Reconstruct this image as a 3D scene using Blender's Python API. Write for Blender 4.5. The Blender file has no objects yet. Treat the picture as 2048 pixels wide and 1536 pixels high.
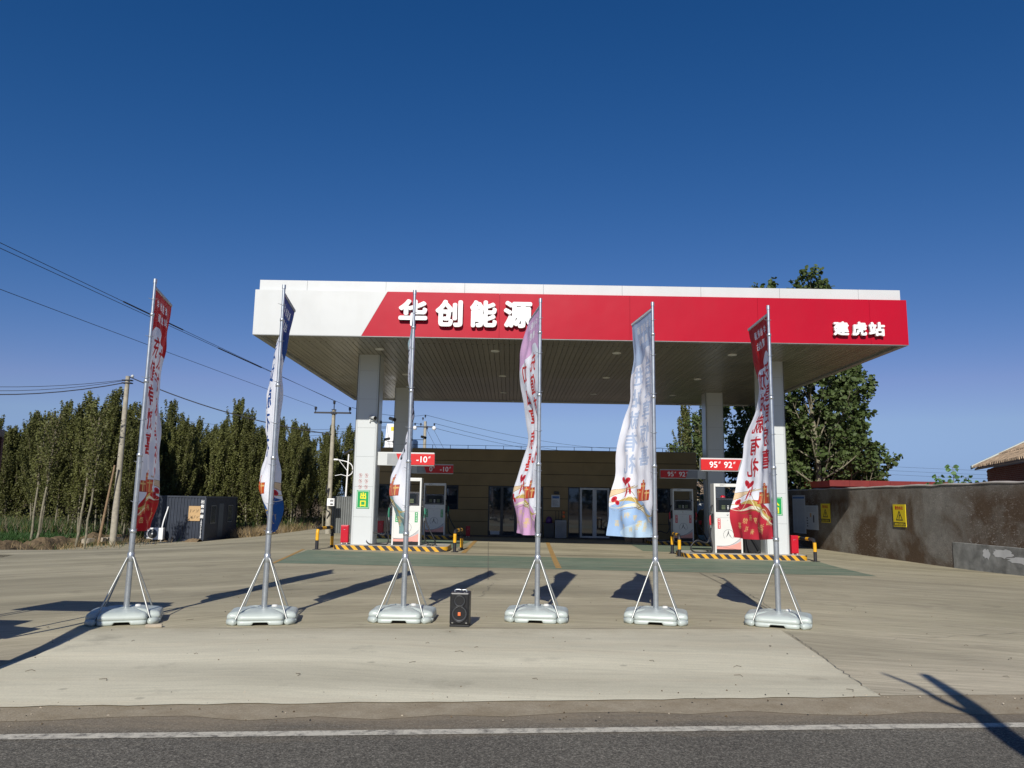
import bpy, bmesh, math, random
import numpy as np
from mathutils import Vector, Matrix
R = math.radians
sc = bpy.context.scene
col = sc.collection

# ------------------------------------------------------------------ camera
PITCH = math.atan(233/1542); ROLL = 0.0165; EYE = 1.7
fwd = Vector((0, math.cos(PITCH), math.sin(PITCH))); up0 = Vector((0, -math.sin(PITCH), math.cos(PITCH))); r0 = Vector((1, 0, 0))
rt = r0*math.cos(ROLL)+up0*math.sin(ROLL); up = up0*math.cos(ROLL)-r0*math.sin(ROLL)
cd = bpy.data.cameras.new('camera'); cam = bpy.data.objects.new('camera', cd); col.objects.link(cam)
cd.sensor_width = 36; cd.lens = 36*1542/2048; cd.clip_start = 0.1; cd.clip_end = 6000
m3 = Matrix((rt, up, -fwd)).transposed()
cam.matrix_world = Matrix.Translation((0, 0, EYE)) @ m3.to_4x4()
sc.camera = cam
# ------------------------------------------------------------------ light
SUN_EL, SUN_AZ = R(32.8), R(9.2)          # shadows run away from the viewer, slightly to the right
w = bpy.data.worlds.new('World'); sc.world = w; w.use_nodes = True
nt = w.node_tree; nt.nodes.clear()
sky = nt.nodes.new('ShaderNodeTexSky'); sky.sky_type = 'NISHITA'; sky.sun_disc = False
sky.sun_elevation = SUN_EL; sky.sun_rotation = math.pi+SUN_AZ
sky.altitude = 900; sky.air_density = 1.0; sky.dust_density = 0.25; sky.ozone_density = 3.2
hs = nt.nodes.new('ShaderNodeHueSaturation'); hs.inputs['Saturation'].default_value = 1.12
bg = nt.nodes.new('ShaderNodeBackground'); bg.inputs[1].default_value = 0.085
wo = nt.nodes.new('ShaderNodeOutputWorld')
sep = nt.nodes.new('ShaderNodeSeparateColor'); cmb = nt.nodes.new('ShaderNodeCombineColor')
nt.links.new(sky.outputs[0], hs.inputs['Color']); nt.links.new(hs.outputs[0], sep.inputs[0])
def wm(op, a_, b_):
    x = nt.nodes.new('ShaderNodeMath'); x.operation = op
    for i, v in enumerate((a_, b_)):
        if isinstance(v, (int, float)): x.inputs[i].default_value = v
        else: nt.links.new(v, x.inputs[i])
    return x.outputs[0]
r_ = sep.outputs[0]
rr_ = wm('DIVIDE', wm('MULTIPLY', wm('MULTIPLY', r_, r_), .1887), wm('ADD', wm('MULTIPLY', r_, .085), .378))
nt.links.new(rr_, cmb.inputs[0]); bb_ = wm('MULTIPLY', wm('POWER', sep.outputs[2], .945), .99); nt.links.new(bb_, cmb.inputs[2]); nt.links.new(wm('MINIMUM', wm('MULTIPLY', wm('POWER', sep.outputs[1], 1.08), .616), wm('MULTIPLY', bb_, .615)), cmb.inputs[1])
cap = nt.nodes.new('ShaderNodeMath'); cap.operation = 'MULTIPLY'; cap.inputs[1].default_value = .66
mnn = nt.nodes.new('ShaderNodeMath'); mnn.operation = 'MINIMUM'
gsrc = cmb.inputs[1].links[0].from_socket; rsrc = cmb.inputs[0].links[0].from_socket
nt.links.new(gsrc, cap.inputs[0]); nt.links.new(cap.outputs[0], mnn.inputs[0]); nt.links.new(rsrc, mnn.inputs[1]); nt.links.new(mnn.outputs[0], cmb.inputs[0])
nt.links.new(cmb.outputs[0], bg.inputs[0]); nt.links.new(bg.outputs[0], wo.inputs[0])
sd = bpy.data.lights.new('sun', 'SUN'); sun = bpy.data.objects.new('sun', sd); col.objects.link(sun)
sd.energy = 4.7; sd.angle = R(0.53); sd.color = (1.0, 0.955, 0.88)
dirv = Vector((math.sin(SUN_AZ)*math.cos(SUN_EL), math.cos(SUN_AZ)*math.cos(SUN_EL), -math.sin(SUN_EL)))
sun.rotation_euler = dirv.to_track_quat('-Z', 'Y').to_euler(); sun.location = (-20, -60, 60)
vs = sc.view_settings; vs.view_transform = 'Standard'; vs.look = 'None'; vs.exposure = 0.0; vs.gamma = 1.0; vs.use_curve_mapping = False
sc.cycles.max_bounces = 6; sc.cycles.diffuse_bounces = 3; sc.cycles.glossy_bounces = 3; sc.cycles.transmission_bounces = 3

# ------------------------------------------------------------------ ground shape
def ss(a, b, x):
    t = min(1, max(0, (x-a)/(b-a))); return t*t*(3-2*t)
def G(x, y):
    a = min(.18, max(.03, .10+.0075*(x-2)))*ss(14, 26, y)
    b = .75*ss(-9, -17, x)*ss(22, 36, y)
    return -a-b

# ------------------------------------------------------------------ materials
class NT:
    def __init__(s, name):
        s.m = bpy.data.materials.new(name); s.m.use_nodes = True; s.t = s.m.node_tree
        s.b = s.t.nodes['Principled BSDF']; s.tc = s.t.nodes.new('ShaderNodeTexCoord'); s.co = s.tc.outputs['Object']
    def n(s, typ, ins=None, **kw):
        x = s.t.nodes.new(typ)
        for k, v in kw.items(): setattr(x, k, v)
        for k, v in (ins or {}).items():
            if isinstance(v, bpy.types.NodeSocket): s.t.links.new(v, x.inputs[k])
            else: x.inputs[k].default_value = v
        return x
    def link(s, a, b): s.t.links.new(a, b)
    def noise(s, scale, detail=4, rough=.55, vec=None, dist=0):
        return s.n('ShaderNodeTexNoise', {'Vector': vec or s.co, 'Scale': scale, 'Detail': detail, 'Roughness': rough, 'Distortion': dist}).outputs[0]
    def mapv(s, scale, rot=(0, 0, 0), vec=None):
        return s.n('ShaderNodeMapping', {'Vector': vec or s.co, 'Scale': scale, 'Rotation': rot}).outputs[0]
    def ramp(s, fac, stops):
        r = s.n('ShaderNodeValToRGB', {'Fac': fac}); e = r.color_ramp.elements
        while len(e) < len(stops): e.new(.5)
        for i, (p, c) in enumerate(stops):
            e[i].position = p; e[i].color = (c, c, c, 1) if isinstance(c, (int, float)) else (*c, 1)
        return r.outputs[0]
    def mix(s, fac, a, b, mode='MIX'):
        x = s.t.nodes.new('ShaderNodeMix'); x.data_type = 'RGBA'; x.blend_type = mode
        for i, v in ((0, fac), (6, a), (7, b)):
            if isinstance(v, bpy.types.NodeSocket): s.t.links.new(v, x.inputs[i])
            elif isinstance(v, (int, float)): x.inputs[i].default_value = v if i == 0 else (v, v, v, 1)
            else: x.inputs[i].default_value = (*v, 1)
        return x.outputs[2]
    def math(s, op, a, b=0., c=0.):
        x = s.n('ShaderNodeMath', operation=op)
        for i, v in enumerate((a, b, c)):
            if isinstance(v, bpy.types.NodeSocket): s.t.links.new(v, x.inputs[i])
            else: x.inputs[i].default_value = v
        return x.outputs[0]
    def bump(s, h, strength=.3, dist=.01):
        b = s.n('ShaderNodeBump', {'Height': h, 'Strength': strength, 'Distance': dist}); s.link(b.outputs[0], s.b.inputs['Normal'])
    def setc(s, c):
        if isinstance(c, bpy.types.NodeSocket): s.link(c, s.b.inputs['Base Color'])
        else: s.b.inputs['Base Color'].default_value = (*c, 1)
    def p(s, rough=.5, metal=0, spec=.5):
        s.b.inputs['Roughness'].default_value = rough; s.b.inputs['Metallic'].default_value = metal
        s.b.inputs['Specular IOR Level'].default_value = spec; return s.m

def simple(name, c, rough=.5, metal=0, spec=.5, var=.12, scale=3., bump=0, bscale=40):
    t = NT(name); a = tuple(x*(1-var) for x in c); b = tuple(min(1, x*(1+var)) for x in c)
    t.setc(t.mix(t.ramp(t.noise(scale), [(.3, 0.), (.7, 1.)]), a, b))
    if bump: t.bump(t.noise(bscale, 3), bump, .01)
    return t.p(rough, metal, spec)
def emis(name, c, s):
    t = NT(name); t.setc(c); t.b.inputs['Emission Color'].default_value = (*c, 1); t.b.inputs['Emission Strength'].default_value = s
    return t.p(.4)

def concrete(name, c1, c2, streak=.5, warm=None, seed=0., arc=0., near=None):
    t = NT(name)
    sx = t.n('ShaderNodeSeparateXYZ', {'Vector': t.co}); dx = t.math('SUBTRACT', sx.outputs['X'], 1.)
    cv = t.n('ShaderNodeCombineXYZ', {'X': sx.outputs['X'], 'Y': t.math('ADD', sx.outputs['Y'], t.math('MULTIPLY', t.math('MULTIPLY', dx, dx), arc))}).outputs[0]
    off = t.n('ShaderNodeMapping', {'Vector': cv, 'Location': (seed, seed*.7, 0), 'Scale': (.22, 2.6, 1), 'Rotation': (0, 0, R(-3))}).outputs[0]
    warp = t.noise(.12, 2)
    sh = t.n('ShaderNodeCombineXYZ', {'Y': t.math('MULTIPLY', warp, 9.0)}).outputs[0]
    v = t.n('ShaderNodeVectorMath', {0: off, 1: sh}, operation='ADD').outputs[0]
    s1 = t.noise(1.2, 8, .66, v)
    s2 = t.noise(7.0, 5, .6, v)
    big = t.noise(.28, 5, .6)
    fine = t.noise(55, 3, .7)
    c = t.mix(t.ramp(big, [(.35, 0.), (.68, 1.)]), c1, c2)
    if warm: c = t.mix(t.ramp(t.noise(.7, 4, .6, v), [(.52, 0.), (.75, .8)]), c, warm)
    if seed == 5.:
        d = t.math('SUBTRACT', t.math('SUBTRACT', sx.outputs['Y'], t.math('MULTIPLY', sx.outputs['X'], .088)), 10.65); d = t.math('ADD', d, t.math('MULTIPLY', t.math('SUBTRACT', t.noise(1.7, 7, .7), .5), 1.5))
        e_ = t.math('ADD', t.math('SUBTRACT', t.math('ADD', sx.outputs['X'], t.math('MULTIPLY', sx.outputs['Y'], -.107)), 2.55), t.math('MULTIPLY', t.math('SUBTRACT', t.noise(1.3, 7, .7), .5), 1.6))
        c = t.mix(t.ramp(t.math('ADD', d, .6), [(.1, 0.), (.75, .65)]), c, (.50, .445, .31)); c = t.mix(t.ramp(t.math('ADD', e_, .6), [(.1, 0.), (.95, .5)]), c, (.55, .49, .35))
    if near:
        d = t.math('SUBTRACT', sx.outputs['Y'], t.math('MULTIPLY', sx.outputs['X'], .09)); d = t.math('ADD', d, t.math('MULTIPLY', t.noise(.8, 5, .6), 3.))
        c = t.mix(t.ramp(t.math('DIVIDE', d, 16.), [(.55, .9), (.78, 0.)]), c, near)
    k = t.mix(streak, 1.0, t.ramp(s1, [(.30, .58), (.44, .96), (.50, .74), (.58, 1.04), (.66, .80), (.78, 1.12)]))
    c = t.mix(1.0, c, k, 'MULTIPLY')
    k2 = t.mix(streak*.55, 1.0, t.ramp(s2, [(.36, .60), (.52, 1.06)]))
    c = t.mix(1.0, c, k2, 'MULTIPLY')
    c = t.mix(1.0, c, t.ramp(fine, [(.3, .9), (.7, 1.08)]), 'MULTIPLY')
    band = t.noise(.5, 3, .5, t.mapv((.12, 1.1, 1), (0, 0, 0), cv)); c = t.mix(1.0, c, t.ramp(band, [(.36, .80), (.62, 1.08)]), 'MULTIPLY')
    oil = t.noise(.9, 6, .62); c = t.mix(1.0, c, t.ramp(oil, [(.60, 1.), (.72, .74)]), 'MULTIPLY')
    crk = t.n('ShaderNodeTexVoronoi', {'Vector': t.mix(.82, t.mapv((.16, .16, .16)), t.n('ShaderNodeTexNoise', {'Vector': t.co, 'Scale': 1.3, 'Detail': 5.}).outputs['Color']), 'Scale': 2.2}, feature='DISTANCE_TO_EDGE').outputs['Distance'] if False else None
    spots = t.n('ShaderNodeTexVoronoi', {'Vector': t.co, 'Scale': 1.1, 'Randomness': 1.}).outputs['Distance']
    c = t.mix(1.0, c, t.ramp(spots, [(.03, .72), (.055, 1.)]), 'MULTIPLY')
    t.setc(c); t.bump(t.mix(.5, fine, s2), .35, .01)
    return t.p(.85, 0, .25)

M = {}
M['forecourt'] = concrete('forecourt_concrete', (.375, .335, .225), (.48, .43, .295), .72, (.53, .47, .33), 0., .05, (.60, .53, .385))
M['apron'] = concrete('apron_concrete', (.63, .585, .43), (.73, .68, .51), .30, (.64, .57, .41), 5.)
def asphalt():
    t = NT('road_asphalt'); f = t.noise(72, 3, .8); f2 = t.noise(30, 4, .8); v = t.n('ShaderNodeTexVoronoi', {'Vector': t.co, 'Scale': 75.}).outputs['Distance']
    c = t.mix(t.ramp(t.noise(.5, 4), [(.3, 0.), (.7, 1.)]), (.115, .105, .086), (.150, .138, .112))
    c = t.mix(1., c, t.ramp(f, [(.34, .35), (.48, .85), (.56, 1.15), (.66, 2.2)]), 'MULTIPLY')
    c = t.mix(1., c, t.ramp(f2, [(.35, .7), (.65, 1.3)]), 'MULTIPLY')
    # dust blown along the verge, fading into the road (road frame: y - .093 x)
    sx = t.n('ShaderNodeSeparateXYZ', {'Vector': t.co})
    d = t.math('SUBTRACT', sx.outputs['Y'], t.math('MULTIPLY', sx.outputs['X'], .093))
    n = t.noise(2.2, 6, .7, t.mapv((.35, 1.6, 1)))
    dd = t.math('ADD', d, t.math('MULTIPLY', t.math('SUBTRACT', n, .5), 1.3))
    fac = t.ramp(t.math('SUBTRACT', dd, 5.9), [(.05, 0.), (.75, .85)])
    c = t.mix(fac, c, t.mix(t.noise(30, 3), (.25, .20, .135), (.33, .27, .185)))
    t.setc(c); t.bump(t.mix(.5, f, v), .8, .006); return t.p(.9, 0, .2)
M['asphalt'] = asphalt()
def dust():
    t = NT('verge_dust'); n = t.noise(3, 6, .7); f = t.noise(60, 4, .8)
    c = t.mix(t.ramp(n, [(.3, 0.), (.7, 1.)]), (.29, .235, .155), (.42, .36, .26))
    c = t.mix(1., c, t.ramp(f, [(.3, .75), (.7, 1.15)]), 'MULTIPLY')
    t.setc(c); t.bump(f, .6, .01); return t.p(.95, 0, .1)
M['dust'] = dust()
def soil():
    t = NT('soil'); n = t.noise(.35, 8, .7); f = t.noise(9, 6, .8)
    c = t.mix(t.ramp(n, [(.35, 0.), (.65, 1.)]), (.12, .085, .045), (.26, .19, .115))
    c = t.mix(1., c, t.ramp(f, [(.3, .55), (.7, 1.25)]), 'MULTIPLY')
    t.setc(c); t.bump(f, .8, .05); return t.p(.95, 0, .1)
M['soil'] = soil()
M['field'] = simple('field_soil', (.05, .06, .022), .95, var=.5, scale=2., bump=.5)
def line_paint(name, c, wear=.45):
    t = NT(name); n = t.noise(9, 7, .75); f = t.noise(70, 3, .7)
    cc = t.mix(t.ramp(n, [(wear-.12, 1.), (wear+.08, 0.)]), c, (.12, .11, .095)); cc = t.mix(1., cc, t.ramp(f, [(.3, .8), (.7, 1.1)]), 'MULTIPLY')
    t.setc(cc); return t.p(.8, 0, .3)
M['white_line'] = line_paint('white_road_line', (.58, .54, .44), .46)
def green_paint():
    t = NT('green_floor_paint'); v = t.mapv((.3, 3.4, 1)); s1 = t.noise(1.6, 8, .68, v, .3); s2 = t.noise(8, 5, .6, v)
    c = t.mix(t.ramp(t.noise(.5, 4), [(.3, 0.), (.7, 1.)]), (.135, .185, .125), (.175, .235, .16))
    c = t.mix(t.ramp(s1, [(.47, 0.), (.66, .85)]), c, (.34, .32, .23))
    c = t.mix(1., c, t.ramp(s2, [(.35, .72), (.6, 1.1)]), 'MULTIPLY')
    t.setc(c); return t.p(.75, 0, .3)
M['green_floor'] = green_paint()
M['yellow_line'] = line_paint('yellow_floor_line', (.44, .27, .09), .40)
M['joint'] = simple('joint_seal', (.13, .12, .10), .9)
def panel(name, c, rough, spec, dirt):
    t = NT(name); v = t.mapv((1, 1, .25)); st = t.noise(2.6, 6, .7, v); big = t.noise(.5, 3)
    cc = t.mix(t.ramp(st, [(.45, 0.), (.8, .22)]), c, dirt); cc = t.mix(1., cc, t.ramp(big, [(.3, .95), (.7, 1.03)]), 'MULTIPLY'); t.setc(cc)
    t.bump(t.noise(.9, 2, .4), .22, .06); return t.p(rough, 0, spec)
M['white_panel'] = simple('white_aluminium_panel', (.60, .615, .60), .38, 0, .5, .02, .4)
M['red_panel'] = simple('red_aluminium_panel', (.50, .0015, .018), .46, 0, .34, .03, .3)
M['white_panel'] = panel('white_aluminium_panel', (.60, .615, .60), .38, .5, (.48, .47, .42)); M['red_panel'] = panel('red_aluminium_panel', (.44, .0008, .018), .40, .24, (.36, .012, .025))
M['letter_white'] = simple('white_acrylic', (.86, .86, .84), .4, var=.02)
M['column_panel'] = simple('column_cladding', (.60, .625, .615), .30, 0, .5, .02, .6)
M['column_joint'] = simple('column_joint', (.16, .17, .17), .6)
def soffit():
    t = NT('soffit_strip'); v = t.mapv((3., .25, 1)); n = t.noise(2., 6, .65, v); n2 = t.noise(.25, 4)
    oi = t.n('ShaderNodeObjectInfo').outputs['Random']
    c = t.mix(t.ramp(n, [(.35, 0.), (.65, 1.)]), (.26, .245, .20), (.40, .375, .31))
    c = t.mix(1., c, t.math('ADD', .86, t.math('MULTIPLY', oi, .2)), 'MULTIPLY'); t.setc(c)
    t.link(t.ramp(n2, [(.3, .22), (.7, .42)]), t.b.inputs['Roughness']); t.b.inputs['Metallic'].default_value = .45
    t.bump(t.noise(1.3, 3, .6), .25, .05)
    return t.m
M['soffit'] = soffit()
M['dark_gap'] = simple('dark_gap', (.03, .03, .027), .9)
M['black'] = simple('black_plastic', (.012, .012, .013), .38)
M['rubber'] = simple('black_rubber_hose', (.010, .010, .011), .5)
M['grey_metal'] = simple('grey_sheet_metal', (.30, .31, .31), .45, .3)
M['galv'] = simple('galvanised_steel', (.50, .53, .55), .36, .75, .5, .12, 14)
M['galv2'] = simple('polished_tube_steel', (.42, .43, .41), .42, .6, .5, .08, 10)
M['pvc'] = simple('pale_grey_plastic', (.46, .51, .475), .36, 0, .5, .05, 6)
M['pump_white'] = simple('pump_white_enamel', (.70, .70, .66), .30, var=.02)
M['pump_pink'] = simple('pump_pink_vinyl', (.72, .33, .27), .4, var=.03)
M['pump_grey'] = simple('pump_grey_vinyl', (.50, .50, .50), .4)
M['screen'] = simple('pump_screen_glass', (.015, .02, .024), .12)
M['lcd'] = simple('lcd_panel', (.14, .17, .09), .3)
M['green_label'] = simple('green_label', (.01, .32, .08), .4, var=.03)
M['red_label'] = simple('red_label', (.60, .012, .012), .4, var=.03)
M['exit_yellow'] = simple('yellow_vinyl', (.80, .72, .03), .4, var=.03)
M['red_box'] = simple('red_painted_box', (.50, .006, .022), .33, 0, .5, .05, 4)
M['yellow_paint'] = simple('yellow_safety_paint', (.78, .40, .012), .45, 0, .5, .15, 8)
M['black_paint'] = simple('black_safety_paint', (.02, .02, .024), .5, 0, .5, .3, 8)
M['island_top'] = concrete('island_concrete', (.42, .40, .34), (.50, .47, .41), .3)
def stripes():
    t = NT('island_kerb_stripes'); sx = t.n('ShaderNodeSeparateXYZ', {'Vector': t.co})
    a = t.math('ADD', t.math('ADD', sx.outputs['X'], sx.outputs['Z']), t.math('MULTIPLY', sx.outputs['Y'], -.7))
    f = t.math('FRACT', t.math('DIVIDE', a, .305)); g = t.ramp(f, [(.47, 0.), (.475, 1.)])
    n = t.noise(18, 5, .75)
    yel = t.mix(t.ramp(n, [(.3, 0.), (.7, 1.)]), (.60, .30, .015), (.80, .44, .03)); blk = t.mix(n, (.02, .02, .025), (.05, .045, .045))
    c = t.mix(g, yel, blk); c = t.mix(t.ramp(t.noise(26, 5, .8), [(.66, 0.), (.72, .8)]), c, (.35, .3, .22))
    t.setc(c); return t.p(.5)
M['stripes'] = stripes()
M['clad'] = simple('brown_cladding_board', (.28, .20, .085), .5, 0, .4, .12, 1.2)
M['clad_joint'] = simple('cladding_joint', (.03, .022, .012), .8)
M['frame_dark'] = simple('dark_window_frame', (.03, .035, .036), .4)
M['frame_white'] = simple('white_door_frame', (.55, .57, .56), .4)
M['glass'] = simple('dark_window_glass', (.012, .022, .036), .03, 0, .9, .1)
M['roof_grey'] = simple('flat_roof', (.25, .24, .22), .9)
M['shaded_paver'] = simple('shaded_paving', (.10, .09, .085), .7, var=.2, scale=5)  # paving colour darkened to carry the canopy's shade
def render_wall():
    t = NT('stained_render'); sx = t.n('ShaderNodeSeparateXYZ', {'Vector': t.co}); n = t.noise(.36, 9, .62, None, .4); f = t.noise(30, 8, .8); m = t.noise(.55, 4, .6)
    z = t.math('ADD', sx.outputs['Z'], t.math('MULTIPLY', t.noise(1.1, 6, .7), 1.1))
    grey = t.mix(t.ramp(t.noise(1.6, 8, .7), [(.3, 0.), (.7, 1.)]), (.21, .20, .175), (.33, .31, .275))
    fac = t.math('MULTIPLY', t.ramp(n, [(.38, 0.), (.52, 1.)]), t.ramp(t.math('DIVIDE', z, 3.2), [(.76, 1.), (.96, .2)]))
    c = t.mix(fac, grey, t.mix(t.noise(2.4, 6, .7), (.085, .058, .038), (.165, .118, .082)))
    sc1 = t.noise(7.5, 10, .78, t.mapv((1, 1, 2.4)), .6); c = t.mix(t.math('MULTIPLY', t.ramp(sc1, [(.56, 0.), (.60, .9)]), t.ramp(m, [(.46, 0.), (.60, 1.)])), c, (.42, .39, .35))
    c = t.mix(t.ramp(t.noise(4., 9, .8, t.mapv((1, 1, .7))), [(.60, 0.), (.66, .7)]), c, (.11, .10, .09))
    c = t.mix(1., c, t.ramp(f, [(.3, .5), (.7, 1.35)]), 'MULTIPLY')
    t.setc(c); t.bump(t.mix(.5, t.noise(13, 7, .75), f), 1., .06); return t.p(.95, 0, .1)
M['render'] = render_wall()
M['wall_cap'] = simple('wall_cap_mortar', (.45, .41, .36), .9, bump=.6, bscale=30)
M['plinth'] = simple('grey_plinth_render', (.26, .26, .24), .95, 0, .1, .35, 3, 1., 20)
M['whitewash'] = simple('whitewash_patch', (.62, .62, .60), .9, var=.1)
M['board_white'] = simple('notice_board_white', (.50, .53, .55), .4, var=.05)
M['board_blue'] = simple('notice_board_blue', (.04, .14, .38), .4)
M['ink'] = simple('print_ink', (.06, .06, .065), .6)
M['warn_yellow'] = simple('warning_sign_yellow', (.80, .62, .02), .45, var=.05)
M['warn_red'] = simple('sign_red_print', (.45, .04, .02), .5)
M['maroon'] = simple('maroon_sheet', (.19, .022, .018), .5, var=.15)
def brick():
    t = NT('old_brick'); oi = t.noise(6, 3); t.setc(t.mix(oi, (.20, .07, .05), (.40, .19, .15))); t.bump(t.noise(30, 5), .6, .02); return t.p(.95, 0, .1)
M['brick'] = brick(); M['mortar'] = simple('mortar', (.42, .36, .30), .95)
M['tile'] = simple('clay_roof_tile', (.34, .25, .165), .85, var=.65, scale=5, bump=.5)
M['verge_white'] = simple('pale_verge_board', (.50, .55, .52), .7)
M['pole_conc'] = simple('weathered_concrete_pole', (.36, .33, .26), .9, var=.2, scale=6, bump=.4)
M['pole_wood'] = simple('brown_pole', (.25, .17, .10), .9, var=.25, scale=6)
M['iron'] = simple('dark_ironwork', (.02, .022, .03), .6)
M['wire'] = simple('black_cable', (.012, .012, .018), .6)
M['container'] = simple('dark_corrugated_container', (.030, .038, .055), .45, .1, .5, .15, 2)
M['container2'] = simple('container_door_grey', (.06, .075, .085), .5)
M['cardboard'] = simple('cardboard', (.50, .33, .16), .85, var=.08)
M['carton'] = simple('brown_carton', (.28, .19, .11), .85)
M['corr_grey'] = simple('grey_corrugated_sheet', (.17, .18, .175), .55, .2)
M['bark'] = simple('pale_poplar_bark', (.21, .19, .13), .85, var=.35, scale=9, bump=.4)
M['bark2'] = simple('grey_twigs', (.16, .13, .085), .9, var=.3, scale=5)
def leafmat(name, a, b, rnd=.35):
    t = NT(name); oi = t.n('ShaderNodeObjectInfo').outputs['Random']; n = t.noise(1.4, 4, .7); f = t.noise(23, 2, .5)
    c = t.mix(t.ramp(n, [(.3, 0.), (.7, 1.)]), a, b); c = t.mix(t.math('MULTIPLY', f, .55), c, tuple(x*1.9 for x in b))
    c = t.mix(1., c, t.math('ADD', 1-rnd/2, t.math('MULTIPLY', oi, rnd)), 'MULTIPLY'); t.setc(c)
    tr = t.n('ShaderNodeBsdfTranslucent', {'Color': c}); mx = t.n('ShaderNodeMixShader', {0: .22, 1: t.b.outputs[0], 2: tr.outputs[0]})
    out = [x for x in t.t.nodes if x.type == 'OUTPUT_MATERIAL'][0]; t.link(mx.outputs[0], out.inputs[0])
    return t.p(.55, 0, .3)
M['leaf'] = leafmat('poplar_leaves', (.044, .056, .014), (.120, .124, .038))
M['leaf2'] = leafmat('broad_poplar_leaves', (.035, .066, .018), (.085, .115, .036), .1)
M['leaf3'] = leafmat('fresh_leaves', (.07, .15, .05), (.12, .22, .08), .1)
M['crop'] = leafmat('crop_leaves', (.022, .05, .014), (.04, .085, .022), .1)
M['straw'] = leafmat('dry_straw', (.20, .14, .065), (.34, .25, .13), .1)
M['rubble'] = simple('pale_rubble', (.42, .36, .27), .95, var=.25, scale=4, bump=.8, bscale=12)
M['spk_grey'] = simple('speaker_grey_ring', (.055, .058, .062), .4)
M['orange'] = simple('orange_badge', (.75, .17, .05), .4)
M['car_black'] = simple('black_car_paint', (.008, .008, .010), .15, .2)
M['chrome'] = simple('chrome', (.7, .7, .7), .15, 1.)
M['purple'] = simple('purple_plastic', (.10, .03, .17), .5)
M['panel_blue'] = simple('solar_cell', (.02, .03, .06), .2)

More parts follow.
